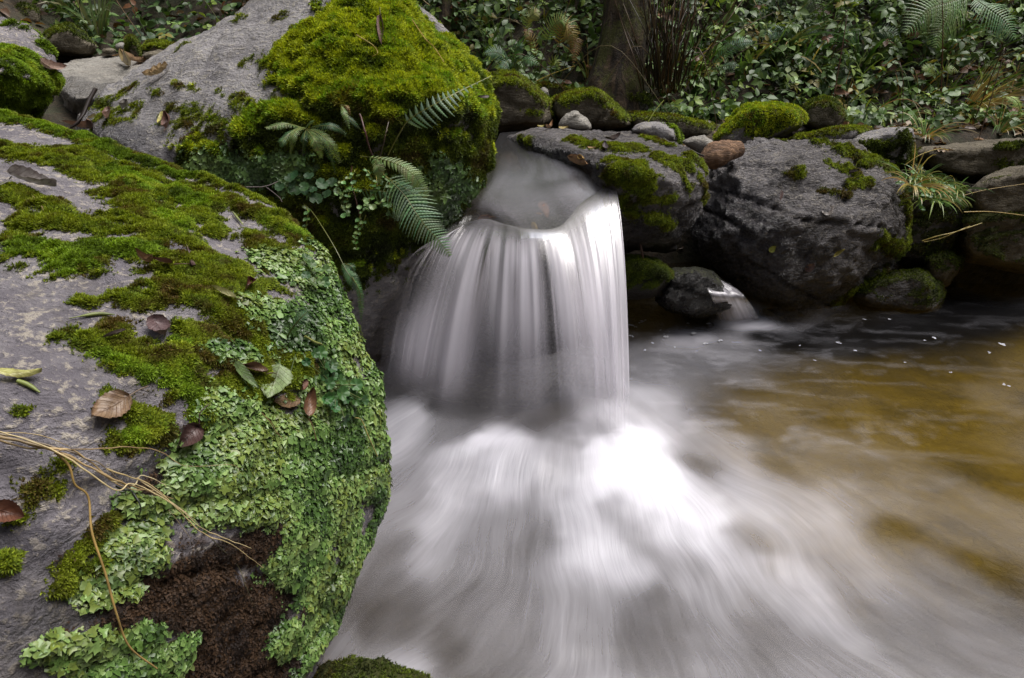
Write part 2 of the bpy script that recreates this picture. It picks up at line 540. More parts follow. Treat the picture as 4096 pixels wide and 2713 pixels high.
sand = t.maprange(t.n('ShaderNodeSeparateXYZ', inp={0: p}).outputs[2], -0.14, -0.02, 1, 0)
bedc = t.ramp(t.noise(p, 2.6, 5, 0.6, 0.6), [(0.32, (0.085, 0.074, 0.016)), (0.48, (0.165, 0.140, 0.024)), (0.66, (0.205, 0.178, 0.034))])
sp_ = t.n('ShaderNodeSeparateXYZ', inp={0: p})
yf = t.maprange(sp_.outputs[1], 2.9, 3.4, 1.0, 0.08)  # bed darker under the far boulders: silt, and their shade put into its colour
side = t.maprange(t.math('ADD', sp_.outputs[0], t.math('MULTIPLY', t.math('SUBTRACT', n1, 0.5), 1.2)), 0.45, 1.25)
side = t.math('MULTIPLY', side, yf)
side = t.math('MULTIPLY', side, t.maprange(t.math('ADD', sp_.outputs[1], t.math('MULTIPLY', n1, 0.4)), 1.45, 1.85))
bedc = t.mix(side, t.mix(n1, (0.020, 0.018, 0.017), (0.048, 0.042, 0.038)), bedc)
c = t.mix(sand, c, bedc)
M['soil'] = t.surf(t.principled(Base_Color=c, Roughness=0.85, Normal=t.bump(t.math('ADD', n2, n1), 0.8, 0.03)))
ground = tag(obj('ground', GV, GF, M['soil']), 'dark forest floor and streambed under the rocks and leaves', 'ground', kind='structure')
GB = bvh_of(GV, GF)

# ------------------------------------------------------------------ rocks
ROCKS = {}
# near left boulder
gA = [P(-60, 100, 1.75), P(0, 111, 1.65), P(60, 124, 1.6), P(110, 141, 1.55), P(180, 168, 1.47), P(240, 190, 1.40), P(292, 214, 1.34),
      P(316, 243, 1.28), P(331, 268, 1.24), P(343, 312, 1.2), P(358, 346, 1.17), P(379, 385, 1.14), P(388, 430, 1.11), P(393, 478, 1.1), P(381, 500, 1.09),
      P(368, 520, 1.08), P(355, 550, 1.06), P(346, 590, 1.05), P(335, 625, 1.02), P(318, 672, 1.0), P(306, 720, 0.98),
      P(100, 400, 0.70), P(0, 400, 0.66), P(-80, 400, 0.62), P(0, 678, 0.44), P(-150, 678, 0.42), P(120, 560, 0.62), P(230, 470, 0.84), P(180, 640, 0.64), P(250, 400, 0.92),
      np.array([-1.9, 1.2, 0.9]), np.array([-1.9, 0.2, 0.5]), np.array([-0.75, 0.05, 0.2]), np.array([-1.9, 0.0, -0.3]), np.array([-0.7, 0.1, -0.3]), np.array([-0.66, 0.7, -0.35]),
      np.array([-0.62, 1.05, -0.35]), np.array([-0.7, 1.45, -0.3]), np.array([-1.9, 1.9, -0.3]), np.array([-0.75, 1.6, 0.55])]
A_moss = [(0, 116, 100, 140, 9), (100, 143, 190, 176, 10), (190, 176, 270, 205, 6), (0, 152, 70, 163, 12), (60, 150, 110, 165, 9), (95, 172, 200, 200, 20), (130, 195, 165, 235, 17), (165, 215, 185, 225, 10), (20, 195, 60, 215, 9),
          (35, 252, 78, 260, 17), (95, 246, 145, 250, 15), (30, 222, 110, 228, 13), (115, 215, 150, 225, 12), (200, 213, 218, 232, 11), (268, 215, 300, 236, 13), (255, 240, 285, 262, 14), (185, 240, 200, 250, 8),
          (185, 262, 255, 290, 22), (120, 298, 165, 302, 9), (160, 285, 200, 300, 12), (90, 340, 150, 366, 15), (110, 330, 130, 350, 10), (175, 325, 190, 335, 8), (170, 366, 205, 400, 23), (215, 300, 250, 330, 18), (200, 345, 280, 360, 22), (230, 385, 300, 370, 18),
          (120, 405, 165, 425, 10), (120, 440, 165, 430, 9), (45, 484, 12, ), (55, 340, 3.5), (20, 410, 4), (8, 562, 6), (70, 560, 110, 520, 7), (60, 585, 100, 570, 7), (15, 520, 5), (75, 300, 95, 305, 3.5), (60, 205, 5), (235, 200, 250, 215, 5), (5, 190, 20, 205, 6)]
A_moss = [m if len(m) != 4 else (m[0], m[1], m[2]) for m in A_moss]
A_live = [(270, 262, 308, 282, 17), (300, 262, 322, 300, 16), (285, 330, 345, 345, 22), (250, 310, 300, 318, 14), (320, 320, 338, 335, 12), (335, 372, 365, 420, 24), (318, 400, 350, 440, 20), (222, 402, 262, 420, 14), (235, 436, 372, 450, 26), (190, 478, 380, 478, 24),
          (215, 440, 240, 460, 18), (190, 505, 270, 512, 14), (300, 520, 350, 520, 22), (285, 560, 325, 585, 20), (310, 560, 340, 600, 14), (280, 635, 300, 642, 13), (300, 640, 322, 610, 11), (130, 500, 175, 512, 9), (115, 545, 150, 535, 11), (85, 585, 150, 556, 10), (90, 600, 125, 590, 8), (30, 652, 42, 648, 6),
          (60, 648, 150, 636, 9), (165, 655, 190, 640, 8), (90, 675, 175, 662, 11), (293, 676, 300, 672, 4), (215, 350, 250, 355, 8), (372, 380, 391, 440, 14), (391, 440, 392, 480, 12), (385, 495, 360, 545, 15), (352, 550, 335, 615, 15), (330, 620, 312, 650, 11), (322, 250, 345, 320, 10), (345, 320, 374, 380, 12), (300, 430, 330, 500, 20)]
A_soil = [(150, 590, 260, 548, 20), (130, 620, 280, 600, 26), (190, 660, 290, 650, 30), (160, 690, 280, 700, 30), (140, 500, 165, 475, 9), (180, 440, 195, 460, 9), (60, 560, 110, 540, 6)]
A_wet = [(20, 620, 60, 640, 26), (160, 450, 185, 445, 14), (130, 480, 170, 470, 12), (20, 540, 60, 560, 18)]
A = rock('mossy_boulder', 'huge near boulder carpeted with moss and pale green liverwort along the left side', [gA], M['rock_near'], 0.010, 14, 0.018, 0.006, 0.0022, 0.004, 1.0,
         moss=A_moss, thin=[m[:-1] + (m[-1] * 1.35,) for m in A_moss], live=A_live, wet=A_wet, soil=A_soil, lump=0.011)
ROCKS['A'] = A
cush = np.clip(patch_mask(A.V, A.bvh, [(35, 252, 78, 260, 17), (95, 246, 145, 250, 15), (110, 172, 195, 198, 12), (175, 380, 200, 400, 16), (160, 340, 180, 345, 8), (165, 215, 185, 225, 9), (270, 220, 300, 232, 8), (0, 116, 100, 140, 7), (100, 143, 190, 176, 8), (155, 332, 175, 334, 7), (130, 435, 165, 430, 7), (100, 355, 150, 372, 9)], 16.0, .7, 4.4), 0, 1)
add_moss(A, 90000, 0.0070, 'mix', w=A.moss * (cush < 0.5), ns=16.0)
add_moss(A, 32000, 0.0066, 'green', w=A.moss * (cush >= 0.5), ns=12.0, name='cushion_moss')
add_liverwort(A, 17000, 0.0066)
add_liverwort(A, 17000, 0.0042, name='small_liverwort')
add_liverwort(A, 1300, 0.0085, name='broad_liverwort', rim=11, hang=0.35)
add_liverwort(A, 12000, 0.0030, 'humus', w=A.soil * (1 - A.live), name='humus', hang=0.7, rim=6, mat='moss')

gB = [P(78, 112, 2.45), P(93, 98, 2.55), P(126, 86, 2.65), P(158, 62, 2.75), P(211, 36, 2.85), P(244, 19, 2.9), P(272, 2, 2.95), P(310, -40, 2.95),
      P(360, -60, 2.75), P(412, -2, 2.62), P(429, 15, 2.6), P(452, 36, 2.57), P(470, 55, 2.54), P(481, 72, 2.5), P(495, 90, 2.46), P(500, 112, 2.42), P(498, 138, 2.38), P(492, 155, 2.34),
      P(485, 172, 2.3), P(474, 189, 2.26), P(458, 206, 2.24), P(441, 220, 2.22), P(430, 229, 2.22), P(404, 243, 2.22), P(376, 258, 2.24), P(360, 285, 2.3),
      P(103, 137, 2.15), P(140, 150, 2.08), P(182, 154, 2.03), P(225, 141, 2.03), P(262, 124, 2.05), P(310, 100, 2.06), P(350, 92, 2.05), P(400, 92, 2.06), P(450, 100, 2.13), P(480, 112, 2.24),
      P(400, 55, 2.25), P(330, 50, 2.3),
      P(200, 205, 2.06), P(250, 215, 2.06), P(310, 250, 2.12), P(330, 320, 2.25), P(300, 330, 2.2),
      np.array([-1.0, 2.05, -0.3]), np.array([-2.0, 2.5, 0.5]), np.array([-1.9, 3.3, 0.6]), np.array([-0.5, 3.3, 0.5]), np.array([-0.2, 3.0, 1.0]), np.array([-0.6, 2.6, -0.3]), np.array([-1.7, 2.3, -0.2])]
B_moss = [(300, 42, 350, 22, 18), (345, 5, 400, 5, 20), (285, 62, 300, 58, 14), (310, 70, 360, 60, 30), (360, 60, 425, 50, 45), (380, 20, 410, 20, 25), (440, 80, 480, 110, 32), (430, 40, 470, 70, 22), (330, 95, 430, 110, 36), (480, 140, 488, 160, 18),
          (420, 150, 470, 180, 42), (270, 125, 350, 150, 26), (200, 165, 330, 180, 24), (300, 90, 11), (250, 130, 290, 112, 14), (350, 190, 430, 190, 40), (330, 240, 400, 225, 40), (240, 200, 300, 230, 30)]
B_thin = [(250, 61, 278, 58, 8), (170, 116, 218, 124, 12), (190, 140, 218, 133, 10), (165, 112, 200, 110, 7), (96, 105, 128, 92, 9), (100, 118, 135, 108, 9), (110, 125, 20 + 110, 120, 7), (222, 90, 240, 108, 6), (238, 98, 252, 112, 7), (281, 17, 6), (150, 88, 160, 95, 4), (175, 84, 195, 92, 4),
          (293, 29, 5), (325, 2, 12), (210, 110, 225, 118, 6), (236, 22, 246, 17, 4), (178, 48, 185, 44, 4)]
B_live = [(205, 168, 300, 172, 14), (200, 185, 240, 182, 10), (400, 190, 445, 205, 18), (440, 170, 465, 190, 12)]
B = rock('mossy_boulder', 'tallest boulder, bare grey at left with thick yellow-green moss over its right half', [gB], M['rock_big'], 0.015, 9, 0.03, 0.010, 0.004, 0.005, 2.0,
         moss=B_moss, thin=B_thin + [m[:-1] + (m[-1] * 1.22,) for m in B_moss[:6] + B_moss[13:15]], live=B_live, wet=[(85, 120, 130, 140, 14), (180, 150, 200, 150, 5), (430, 235, 380, 262, 14)], lump=0.020)
ROCKS['B'] = B
# thick yellow moss on the crown; dark flank moss with its shade coloured in
thinw = B.moss * (np.maximum(patch_mask(B.V, B.bvh, B_thin + [m[:-1] + (m[-1] * 1.22,) for m in B_moss[:6] + B_moss[13:15]], 22.0, .75, 17.4), 0) > 0.1) * (B.moss < 0.56)
B.moss = B.moss * (thinw <= 0)
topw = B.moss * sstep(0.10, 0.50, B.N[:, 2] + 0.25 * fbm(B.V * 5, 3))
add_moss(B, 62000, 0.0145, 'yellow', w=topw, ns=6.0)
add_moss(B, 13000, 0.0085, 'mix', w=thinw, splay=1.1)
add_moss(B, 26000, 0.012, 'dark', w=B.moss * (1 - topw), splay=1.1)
add_liverwort(B, 5000, 0.011, 'liverdark')

C = rock('mossy_boulder', 'rounded mossy boulder cut off by the upper left corner, small stream at its foot', [[P(-60, -5, 2.9), P(-5, 10, 2.8), P(26, 21, 2.75), P(43, 34, 2.7), P(55, 53, 2.65), P(68, 72, 2.6), P(63, 84, 2.55), P(50, 92, 2.5), P(44, 112, 2.45), P(0, 112, 2.3), P(-80, 110, 2.3), P(0, 70, 2.25), P(-70, 60, 2.2), P(35, 78, 2.35),
           np.array([-3.4, 3.4, 0.8]), np.array([-2.5, 3.2, 0.8]), np.array([-3.3, 2.3, 0.7]), np.array([-2.0, 2.5, 0.8])]], M['rock_near'], 0.016, 7, 0.03, 0.012, 0.004, 0.006, 3.0,
         moss=[(8, 26, 46, 50, 4), (2, 50, 40, 62, 5), (12, 88, 28, 95, 20), (48, 86, 56, 82, 7), (0, 104, 30, 110, 9), (24, 22, 50, 52, 3)], lump=0.018)
ROCKS['C'] = C
add_moss(C, 16000, 0.012, 'green')

gD = [P(505, 136, 3.55), P(534, 127, 3.6), P(586, 126, 3.6), P(629, 130, 3.45), P(653, 135, 3.3), P(684, 144, 3.05), P(699, 155, 2.9), P(707, 170, 2.8), P(708, 191, 2.72), P(706, 207, 2.7), P(694, 224, 2.7), P(679, 238, 2.68), P(660, 245, 2.66), P(638, 238, 2.62), P(622, 222, 2.58),
      P(612, 168, 2.42), P(618, 200, 2.46), P(595, 160, 2.52), P(572, 150, 2.72), P(640, 170, 2.42), P(670, 180, 2.46), P(650, 215, 2.48), P(690, 205, 2.6),
      np.array([0.2, 3.7, 0.3]), np.array([0.9, 3.6, 0.3]), np.array([0.35, 2.75, 0.35]), np.array([0.85, 3.1, 0.25]), np.array([0.45, 3.0, 0.3])]
D = rock('mossy_boulder', 'round-faced boulder right of the waterfall, moss over its shoulder and a wet flat top', [gD], M['rock_dark'], 0.013, 7, 0.022, 0.015, 0.007, 0.006, 4.0,
         moss=[(575, 140, 620, 150, 10), (600, 146, 640, 150, 9), (610, 160, 640, 165, 10), (615, 175, 645, 185, 14), (622, 200, 630, 210, 10), (645, 138, 665, 145, 6), (655, 155, 685, 165, 9), (690, 155, 703, 168, 7), (640, 195, 670, 200, 6), (700, 180, 704, 200, 5), (665, 165, 690, 190, 5), (520, 138, 530, 140, 4), (650, 215, 670, 225, 6)],
         wet=[(520, 140, 600, 160, 10), (590, 165, 612, 172, 8), (640, 225, 690, 225, 24)], lump=0.012)
ROCKS['D'] = D
add_moss(D, 16000, 0.0095, 'mix')

gE = [P(750, 137, 3.15), P(779, 138, 3.15), P(805, 143, 3.15), P(850, 140, 3.2), P(872, 151, 3.2), P(894, 168, 3.15), P(906, 183, 3.1), P(911, 205, 3.05), P(910, 243, 3.02), P(901, 253, 3.0), P(884, 271, 2.98), P(868, 284, 2.95), P(836, 306, 2.92), P(815, 316, 2.9), P(800, 318, 2.9), P(783, 311, 2.9),
      P(763, 296, 2.9), P(732, 278, 2.92), P(710, 264, 2.95), P(693, 250, 2.98), P(690, 234, 3.0), P(701, 216, 3.02), P(710, 204, 3.02), P(712, 180, 3.05), P(727, 156, 3.1),
      P(740, 175, 2.9), P(800, 165, 2.88), P(880, 185, 2.9), P(885, 230, 2.8), P(840, 270, 2.74), P(780, 280, 2.72), P(725, 235, 2.78), P(790, 220, 2.70), P(840, 215, 2.72),
      np.array([1.2, 3.8, 0.6]), np.array([2.2, 3.8, 0.6]), np.array([1.3, 3.6, 0.0]), np.array([1.9, 3.6, 0.0]), P(800, 335, 3.1), P(850, 310, 3.15)]
E = rock('boulder', 'biggest rounded grey boulder right of centre, wet and shiny at its lower left', [gE], M['rock_dark'], 0.014, 6, 0.026, 0.018, 0.009, 0.010, 5.0,
         moss=[(820, 142, 850, 150, 6), (840, 150, 880, 165, 7), (830, 165, 860, 175, 6), (865, 165, 892, 168, 5), (790, 175, 800, 172, 6), (850, 185, 870, 182, 5), (905, 200, 909, 240, 7), (880, 240, 900, 250, 7), (840, 300, 880, 275, 8), (775, 137, 783, 138, 3), (855, 155, 895, 170, 5), (820, 192, 850, 195, 3)],
         wet=[(700, 240, 770, 275, 32), (720, 215, 760, 240, 26), (760, 290, 830, 295, 22), (780, 250, 800, 270, 18), (735, 190, 745, 215, 10)], lump=0.012)
ROCKS['E'] = E
add_moss(E, 9000, 0.0095, 'mix')

F_ = rock('mossy_stone', 'low dark green mossy stone tucked beside the foot of the waterfall', [outline([(612, 268), (625, 259), (638, 257), (655, 261), (672, 272), (678, 276), (670, 287), (658, 297), (640, 299), (622, 299), (610, 290)], 2.5, 0.42)], M['rock_wet'], 0.012, 4, 0.012, 0.008, 0.003, 0, 6.0,
          mossall=(-0.5, 0.3, 1.0), lump=0.010, cat='stone')
ROCKS['F'] = F_
add_moss(F_, 12000, 0.0085, 'dark')
G2 = rock('wet_stone', 'wet black stone with a thin trickle sliding over it', [outline([(653, 300), (662, 277), (672, 268), (692, 265), (712, 271), (728, 283), (741, 297), (744, 309), (716, 316), (690, 319), (668, 313)], 2.58, 0.5)], M['rock_black'], 0.012, 4, 0.02, 0.012, 0.005, 0.004, 7.0,
          wet=[(690, 290, 700, 300, 60)], mossall=(0.2, 0.8, 0.45), cat='stone')
ROCKS['G2'] = G2

# ledge that carries the fall, and the wall behind the falling sheet, its recess shade put into the black
gL = [np.array(q, float) for q in [(-0.30, 2.22, 0.53), (0.08, 2.23, 0.58), (0.26, 2.40, 0.61), (0.42, 2.55, 0.66), (0.5, 3.4, 0.64), (-0.3, 3.4, 0.58), (-0.5, 2.6, 0.52),
      (-0.3, 2.45, -0.3), (0.1, 2.42, -0.3), (0.45, 2.62, -0.3), (0.5, 3.4, -0.3), (-1.2, 3.2, -0.3), (-1.2, 2.65, -0.3), (-1.15, 2.7, 0.35), (-0.5, 2.5, 0.42)]]
LEDGE = rock('ledge_rock', 'wet rock ledge behind the falling water, its recess shade coloured in', [gL], M['rock_black'], 0.014, 5, 0.025, 0.015, 0.006, 0.006, 8.0, wet=[(520, 260, 560, 330, 120)], cat='rock ledge')

LOWSTONE = [PZ(318, 664, .02), PZ(342, 656, .05), PZ(381, 651, .07), PZ(407, 667, .04), PZ(433, 678, .0), PZ(445, 720, -.02), PZ(370, 700, .085), PZ(370, 740, .06), PZ(305, 720, .0)]
LOWSTONE += [q - np.array([0, -0.02, 0.28]) for q in LOWSTONE]
SMALL = [  # name, label, outline px, near depth, thickness, material, moss range, sprigs, palette
 ('mossy_stone', 'mossy rounded rock just right of the tallest boulder, dry pale underside', [(484, 80), (500, 73), (514, 72), (533, 85), (545, 95), (552, 105), (554, 122), (549, 130), (525, 133), (495, 134), (484, 120)], 3.75, 0.7, 'rock_brown', (0.05, 0.5, 1.0), 7000, 'mix'),
 ('mossy_stone', 'dark angular mossy rock with a pale ridge, right behind the triangular stone', [(550, 104), (556, 97), (569, 93), (597, 90), (603, 95), (613, 104), (623, 113), (637, 127), (620, 131), (592, 130), (560, 124), (550, 118)], 3.85, 0.7, 'rock_brown', (0.1, 0.6, 0.9), 8000, 'mix'),
 ('stone', 'small triangular bare grey stone standing on the flat rock', [(556, 128), (562, 119), (570, 111), (576, 110), (580, 113), (586, 119), (592, 129), (575, 131)], 3.5, 0.22, 'rock_pale', None, 0, 'mix'),
 ('mossy_stone', 'dark mossy rock under the brambles at the foot of the tree', [(603, 97), (618, 91), (637, 90), (650, 98), (657, 112), (640, 118), (615, 114)], 4.3, 0.6, 'rock_dark', (-0.1, 0.5, 1.0), 4000, 'dark'),
 ('stone', 'rounded grey stone with moss on its right end, sitting on the flat rock', [(631, 131), (637, 124), (645, 121), (664, 122), (676, 127), (682, 134), (682, 144), (665, 146), (640, 138)], 3.25, 0.35, 'rock_big', 'kmoss', 1200, 'green'),
 ('mossy_stone', 'long low flat stone with patchy moss under the brambles', [(622, 120), (630, 115), (650, 116), (680, 119), (705, 124), (722, 129), (720, 140), (700, 141), (660, 136), (630, 130)], 3.9, 0.7, 'rock_brown', (0.3, 0.8, 0.9), 4500, 'mix'),
 ('stone', 'pale flat triangular slab wedged between the round boulders', [(681, 142), (692, 137), (705, 134), (709, 138), (718, 147), (712, 154), (707, 158), (695, 152)], 3.2, 0.3, 'rock_pale', None, 0, 'mix'),
 ('mossy_stone', 'oval stone wrapped in bright yellow-green moss behind the big grey boulder', [(713, 140), (724, 129), (738, 113), (750, 106), (779, 103), (799, 107), (807, 116), (805, 126), (790, 134), (771, 141), (745, 150), (716, 150)], 3.45, 0.6, 'rock_big', (-0.35, 0.3, 1.0), 9000, 'yellow'),
 ('mossy_stone', 'dull brown mossy stone in the shade at the bramble edge', [(803, 108), (812, 101), (826, 98), (838, 104), (846, 118), (838, 130), (815, 134), (802, 126)], 3.9, 0.5, 'rock_brown', (0.0, 0.6, 0.8), 2500, 'dark'),
 ('mossy_slab', 'thin mossy slab lying just behind the big grey boulder', [(786, 142), (800, 136), (830, 130), (859, 127), (872, 130), (868, 137), (850, 146), (815, 148)], 3.4, 0.4, 'rock_big', (0.1, 0.7, 0.9), 3500, 'mix'),
 ('rock_slab', 'flat-topped grey slab with a square mossy end, right of the big grey boulder', [(845, 141), (860, 133), (880, 129), (905, 126), (915, 128), (917, 145), (915, 166), (895, 172), (870, 165), (850, 152)], 3.25, 0.5, 'rock_big', 'pmoss', 2500, 'dark'),
 ('rock_slab', 'long pale flat slab reaching the right edge with a dead leaf on it', [(913, 152), (922, 147), (950, 144), (1000, 142), (1060, 138), (1060, 175), (1010, 182), (965, 182), (925, 172)], 3.3, 0.7, 'rock_brown', 'qmoss', 2500, 'dark'),
 ('boulder', 'brownish wedge-shaped boulder at the right edge below the long slab', [(965, 192), (975, 183), (987, 175), (1010, 169), (1060, 160), (1080, 220), (1000, 232), (968, 215)], 2.95, 0.6, 'rock_brown', (0.75, 1.1, 0.4), 500, 'dark'),
 ('mossy_boulder', 'dark mossy boulder at the right edge overhanging the brown pool', [(955, 215), (975, 205), (1010, 204), (1060, 200), (1080, 278), (1030, 277), (990, 268), (965, 262), (955, 245)], 2.95, 0.7, 'rock_brown', (-0.6, 0.5, 0.9), 5000, 'dark'),
 ('boulder', 'added black rock standing in for shade in the gap below the right-hand overhanging boulder', [(925, 250), (960, 240), (1020, 235), (1090, 235), (1110, 300), (1050, 312), (985, 306), (935, 296)], 3.25, 0.7, 'rock_wet', None, 0, 'dark'),  # rock added so the shaded gap under the overhang reads black
 ('mossy_boulder', 'narrow mossy boulder under the grass tuft', [(905, 190), (920, 180), (945, 178), (965, 190), (972, 212), (960, 240), (945, 262), (930, 270), (905, 268), (893, 262)], 3.05, 0.6, 'rock_dark', (-0.6, 0.4, 1.0), 6000, 'dark'),
 ('rock_slab', 'low ledge stone at the water edge with small green leaves on its rim', [(850, 296), (868, 281), (890, 274), (925, 270), (938, 283), (943, 296), (938, 311), (915, 313), (885, 312), (860, 308)], 2.85, 0.4, 'rock_dark', (-0.3, 0.5, 0.7), 2500, 'dark'),
 ('stone', 'mossy brown stone column propped beneath the narrow mossy boulder', [(925, 255), (945, 250), (962, 258), (958, 272), (945, 285), (932, 288), (925, 270)], 2.98, 0.35, 'rock_brown', (-0.4, 0.4, 0.7), 1500, 'dark'),
 ('mossy_stone', 'blackish green mossy stone at the bottom edge beside the near boulder', LOWSTONE, 0.80, 0.22, 'rock_wet', (-0.8, 0.0, 1.0), 9000, 'dark'),
 ('mossy_stone', 'big brown mossy rock in the far left shade', [(38, 44), (44, 31), (58, 26), (70, 24), (84, 33), (99, 46), (94, 53), (84, 58), (66, 55), (48, 54)], 3.9, 0.7, 'rock_brown', (0.2, 0.9, 0.7), 2500, 'dark'),
 ('stone', 'small brown stone left of the mossy log in the far left', [(98, 50), (106, 45), (116, 46), (120, 53), (114, 57), (101, 56)], 3.85, 0.25, 'rock_brown', None, 0, 'dark'),
 ('stone', 'small stone in front of the mossy stump in the far left', [(115, 47), (120, 43), (128, 44), (130, 51), (122, 53)], 4.0, 0.2, 'rock_pale', None, 0, 'dark'),
 ('mossy_stone', 'narrow upright mossy stump-like stone at the far left', [(126, 38), (132, 35), (137, 42), (142, 58), (136, 61), (128, 55)], 3.8, 0.25, 'rock_brown', (-0.3, 0.4, 0.9), 1500, 'dark'),
 ('stone', 'brown rounded stone leaning on the tallest boulder at far left', [(140, 56), (148, 51), (160, 50), (171, 55), (166, 62), (152, 63)], 3.6, 0.3, 'rock_brown', None, 0, 'dark'),
 ('mossy_stone', 'low mossy stone above the leaning brown stone at far left', [(139, 51), (148, 45), (165, 44), (178, 47), (176, 53), (158, 54)], 3.9, 0.3, 'rock_brown', (-0.3, 0.4, 1.0), 1800, 'mix'),
 ('rock_slab', 'smooth pale slab the side stream slides over at far left', None, 3.0, 0.9, 'rock_pale', None, 0, 'mix'),
 ('mossy_stone', 'dark stone in deep shade at the far left top', [(5, 8), (22, 2), (40, 10), (42, 24), (30, 32), (14, 28)], 4.2, 0.5, 'rock_brown', (0.0, 0.6, 0.6), 800, 'dark'),
 ('stone', 'small flat grey stone behind the rounded mossy rock', [(538, 90), (543, 87), (549, 90), (548, 98), (541, 98)], 4.2, 0.2, 'rock_pale', None, 0, 'mix'),
 ('mossy_stone', 'flat green stone below the yellow ferns', [(528, 86), (540, 82), (560, 84), (575, 89), (578, 96), (560, 100), (535, 98)], 4.4, 0.6, 'rock_brown', (-0.1, 0.5, 1.0), 3000, 'mix'),
]
SLAB = [P(58, 68, 3.5), P(72, 58, 4.0), P(118, 55, 4.1), P(150, 58, 4.0), P(165, 75, 3.1), P(140, 95, 2.75), P(75, 97, 2.8), P(58, 88, 3.0)]
SLAB += [q - np.array([0, -0.1, 0.45]) for q in SLAB]
SM = []
for k, (nm, lab, px, y, th, mat, mo, ns, pal) in enumerate(SMALL):
    kw = {}
    if mo == 'kmoss': kw['moss'] = [(678, 135, 680, 140, 7), (668, 126, 676, 132, 4)]
    elif mo == 'pmoss': kw['moss'] = [(870, 155, 910, 160, 9), (865, 146, 890, 148, 5), (905, 140, 912, 160, 8)]
    elif mo == 'qmoss': kw['moss'] = [(930, 168, 1024, 168, 9), (915, 160, 930, 168, 6), (1000, 146, 1024, 144, 3)]
    elif mo: kw['mossall'] = mo
    if lab.startswith('smooth pale slab'): kw['wet'] = [(60, 85, 110, 92, 16)]
    vox = max(0.008, 0.0042 * y)
    R = rock(nm, lab, [px if px is LOWSTONE else outline(px, y, th) if px else SLAB], M[mat], vox, 3, 0.018, 0.010, 0.004, 0.004, 10.0 + k, cat='stone' if 'stone' in nm else ('slab' if 'slab' in nm else 'boulder'), lump=0.012, **kw)
    SM.append(R)
    if ns:
        add_moss(R, ns, 0.0036 * y if y > 1 else 0.0062, pal)

# ------------------------------------------------------------------ water
def catmull(pts, n):
    pts = np.asarray(pts, float)
    q = np.vstack([2 * pts[0] - pts[1], pts, 2 * pts[-1] - pts[-2]])
    m = len(pts) - 1
    tt = np.linspace(0, m, n)
    i = np.minimum(tt.astype(int), m - 1)
    t = (tt - i)[:, None]
    a, b, c, d = q[i], q[i + 1], q[i + 2], q[i + 3]
    return 0.5 * ((2 * b) + (-a + c) * t + (2 * a - 5 * b + 4 * c - d) * t ** 2 + (-a + 3 * b - 3 * c + d) * t ** 3)

def grid_faces(nr, nc):
    i = (np.arange(nr - 1)[:, None] * nc + np.arange(nc - 1)[None]).ravel()
    return np.stack([i, i + 1, i + nc + 1, i + nc], 1)

LIP = np.array([PZ(440, 238, 0.62), PZ(470, 222, 0.64), PZ(487, 219, 0.65), PZ(505, 224, 0.655), PZ(531, 229, 0.66), PZ(560, 226, 0.665), PZ(581, 203, 0.69), PZ(600, 190, 0.718), PZ(612.5, 177, 0.745)])
BASE = np.array([PZ(398, 396, 0.05), PZ(412, 405, 0.05), PZ(440, 425, 0.03), PZ(490, 440, 0.02), PZ(540, 450, 0.02), PZ(588, 455, 0.02), PZ(611, 452, 0.02), PZ(622, 446, 0.02), PZ(630, 436, 0.02)])
NS = 260
lip = catmull(LIP, NS); base = catmull(BASE, NS)
sN = np.linspace(0, 1, NS)

def fall_sheet(off, seed, nt=90):
    tau = np.linspace(0, 1.06, nt)[:, None]
    s = sN[None]
    ridge = 0.020 * perlin(np.stack([sN * 26 + seed, sN * 0 + seed, sN * 0], -1)) + 0.005 * perlin(np.stack([sN * 60 + seed, sN * 0, sN * 0 + seed], -1))
    L = lip[None]; B = base[None]
    dxy = (B - L)[..., :2]
    V = np.zeros((nt, NS, 3))
    V[..., :2] = L[..., :2] + dxy * (tau ** 0.92)[..., None]
    V[..., 2] = L[..., 2] + (B - L)[..., 2] * (0.16 * tau + 0.84 * tau ** 2)
    tg = unit(np.gradient(lip, axis=0))
    nr = np.stack([-tg[:, 1], tg[:, 0], 0 * tg[:, 0]], -1)
    nr = nr * np.sign(-nr[:, 1:2])
    V += nr[None] * ((ridge[None] + off) * np.clip(tau * 2.2, 0, 1))[..., None]
    V += tg[None] * (0.012 * perlin(np.stack([sN * 18 + 9 + seed, sN * 0, sN * 0], -1))[None] * tau)[..., None]
    return V, tau, s
def fall_alpha(tau, s, k):
    def gap(c, w0, w1, drift=0.0, start=0.0):
        w = w0 + (w1 - w0) * tau
        return np.exp(-((s - c - drift * tau) / w) ** 2) * sstep(start, start + 0.25, tau)
    a = 0.80 + 0 * s * tau
    a = a - 0.80 * gap(0.318, 0.012, 0.060, 0.004, 0.05)
    a = a - 0.74 * gap(0.527, 0.016, 0.050, 0.015, 0.03)
    a = a - 0.52 * gap(0.625, 0.02, 0.045, 0.03, 0.15)
    a = a - 0.45 * gap(0.435, 0.01, 0.030, 0.0, 0.25)
    a = a - 0.40 * gap(0.20, 0.015, 0.03, 0.0, 0.25)
    a = a - 0.40 * gap(0.80, 0.01, 0.03, 0.0, 0.30)
    a = a - 0.35 * gap(0.92, 0.01, 0.02, 0.0, 0.40)
    a = a * (0.05 + 0.95 * sstep(0.02, 0.24, s + 0.03 * np.sin(tau * 9) + 0.06 * sstep(.5, .9, tau)))
    a = a * (0.20 + 0.80 * sstep(0.0, 0.30 + 0.15 * sstep(.6, .9, s), tau)) * (1 - 0.60 * sstep(0.52, 0.82, tau) * sstep(0.28, 0.36, s) * sstep(0.86, 0.74, s))
    a = a * sstep(1.0, 0.80, tau)
    return np.clip(a * np.ones_like(tau * s), 0, 1)
